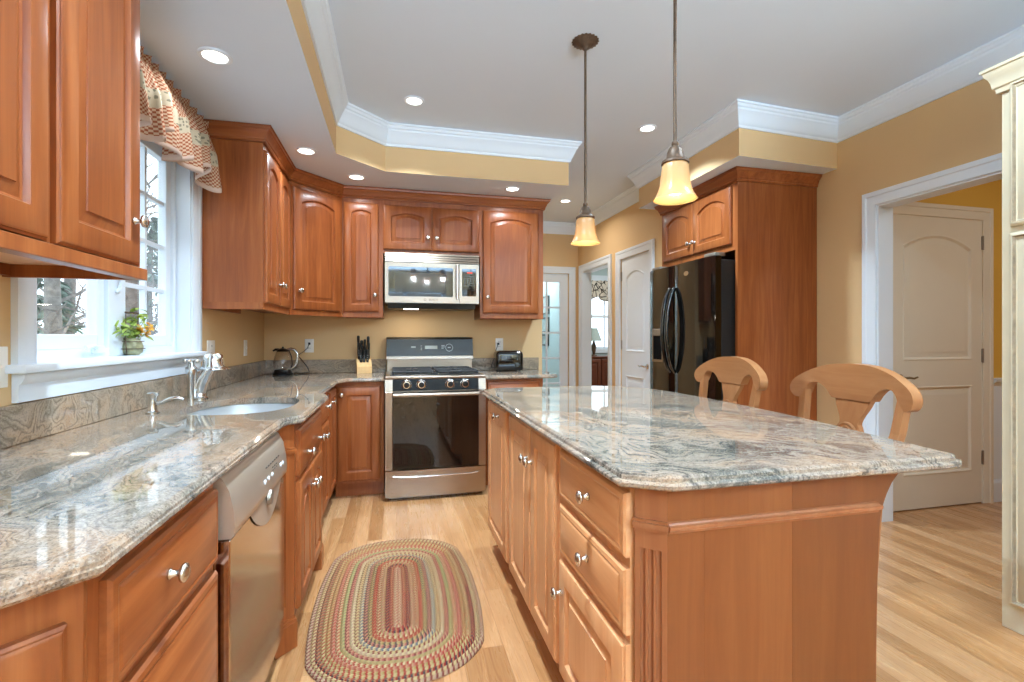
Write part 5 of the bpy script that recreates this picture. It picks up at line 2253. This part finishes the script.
t = thing('sideboard', 'dark wood panelled cabinet under the window, seen through the passage opening', 'cabinet', (3.05, 7.85, 0))
b = MB()
b.box(0, 0, .002, 1.3, .40, .86)
b.box(-.015, -.02, .86, 1.315, .41, .885, .004)
b.build('body', 'darkwood', t, smooth=0)
for k in range(3):
    add_door(t, .02 + k * .425, .43 + k * .425, .06, .84, 'darkwood', 0, .06)
t = thing('table_lamp', 'pale cone-shaded table lamp on the sideboard, beside the far window', 'lamp', (3.44, 8.05, .885))
b = MB()
b.lathe([(.0005, .001), (.06, .002), (.055, .02), (.02, .03), (.035, .10), (.045, .17), (.02, .25), (.012, .30)], (0, 0, 0), 'Z', 20)
b.build('base', 'bronze', t, smooth=50)
b = MB()
b.lathe([(.14, .27), (.06, .50), (.057, .50), (.137, .27)], (0, 0, 0), 'Z', 28)
b.build('lamp_shade', plain('grey linen shade', '#9fb0ae', .8), t, smooth=50)

# ------------------------------------------------------------------ trees outside
M['bark'] = plain('grey bark', '#7f7a75', 0.95, var=.3, scale=12)
M['needle'] = plain('dull pine needles', '#7d8a7f', 0.9, var=.3, scale=6)


def tree(x, y, h, r, seed, label, conifer=False):
    rnd = random.Random(seed)
    t = thing('pine_tree' if conifer else 'bare_tree', label, 'tree', (x, y, -.6), 0, 'trees outside the kitchen window')
    b = MB()
    lean = rnd.uniform(-.05, .05)
    trunk = [(lean * h * u + .05 * sin(5 * u + seed), .05 * cos(4 * u + seed), h * u) for u in [k / 8 for k in range(9)]]
    b.tube(trunk, [r * (1 - .8 * k / 8) for k in range(9)], 8)

    def branch(p, d, L, rad, depth):
        pts, q, dd = [p], p.copy(), d.copy()
        for k in range(4):
            dd = (dd + Vector((rnd.uniform(-.25, .25), rnd.uniform(-.25, .25), rnd.uniform(-.1, .22)))).normalized()
            q = q + dd * L / 4
            pts.append(q.copy())
        b.tube(pts, [rad * (1 - .2 * k) for k in range(5)], 5)
        if depth:
            for k in range(rnd.randint(3, 4)):
                i = rnd.randint(1, 4)
                a = rnd.uniform(0, 2 * pi)
                branch(pts[i], (dd * .6 + Vector((cos(a), sin(a), rnd.uniform(-.2, .6)))).normalized(), L * rnd.uniform(.4, .65), rad * .5, depth - 1)
    for k in range(15):
        u = rnd.uniform(.12, .95)
        i = min(7, int(u * 8))
        p = Vector(trunk[i]).lerp(Vector(trunk[i + 1]), u * 8 - i)
        a = rnd.uniform(0, 2 * pi)
        branch(p, Vector((cos(a), sin(a), rnd.uniform(-.1, .6))), h * rnd.uniform(.14, .28) * (1.1 - .6 * u), r * .28 * (1.1 - u * .7), 2)
    b.build('trunk_and_branches', 'bark', t, smooth=60)
    if conifer:
        b = MB()
        for k in range(420):
            u = rnd.uniform(.12, 1)
            a = rnd.uniform(0, 2 * pi)
            R = (1.02 - u) * h * .24 * rnd.uniform(.35, 1)
            c = Vector((R * cos(a), R * sin(a), h * u - R * .15))
            d = Vector((cos(a), sin(a), rnd.uniform(-.5, .1)))
            for q in range(3):
                leaf_at(b, c, d + Vector((rnd.uniform(-.6, .6), rnd.uniform(-.6, .6), rnd.uniform(-.4, .4))), rnd.uniform(.25, .5), rnd.uniform(.03, .07), rnd.uniform(-1, 1))
        b.build('needles', 'needle', t, smooth=0)


tree(-5.6, 9.9, 8, .15, 3, 'bare grey tree with low branches, seen in the left window sash')
tree(-9.6, 17.2, 10, .2, 5, 'bare grey tree far back, seen in the left window sash')
tree(-3.2, 7.2, 6, .12, 8, 'bare grey tree seen in the right window sash, nearer the frame side')
tree(-6.6, 14.2, 9, .2, 12, 'bare grey tree seen far back in the right window sash')
tree(-9.2, 15.4, 4.6, .14, 21, 'dull green pine seen low in the left window sash', True)
tree(-9.3, 21.5, 6.5, .2, 27, 'dull green pine seen far back between the bare trees', True)
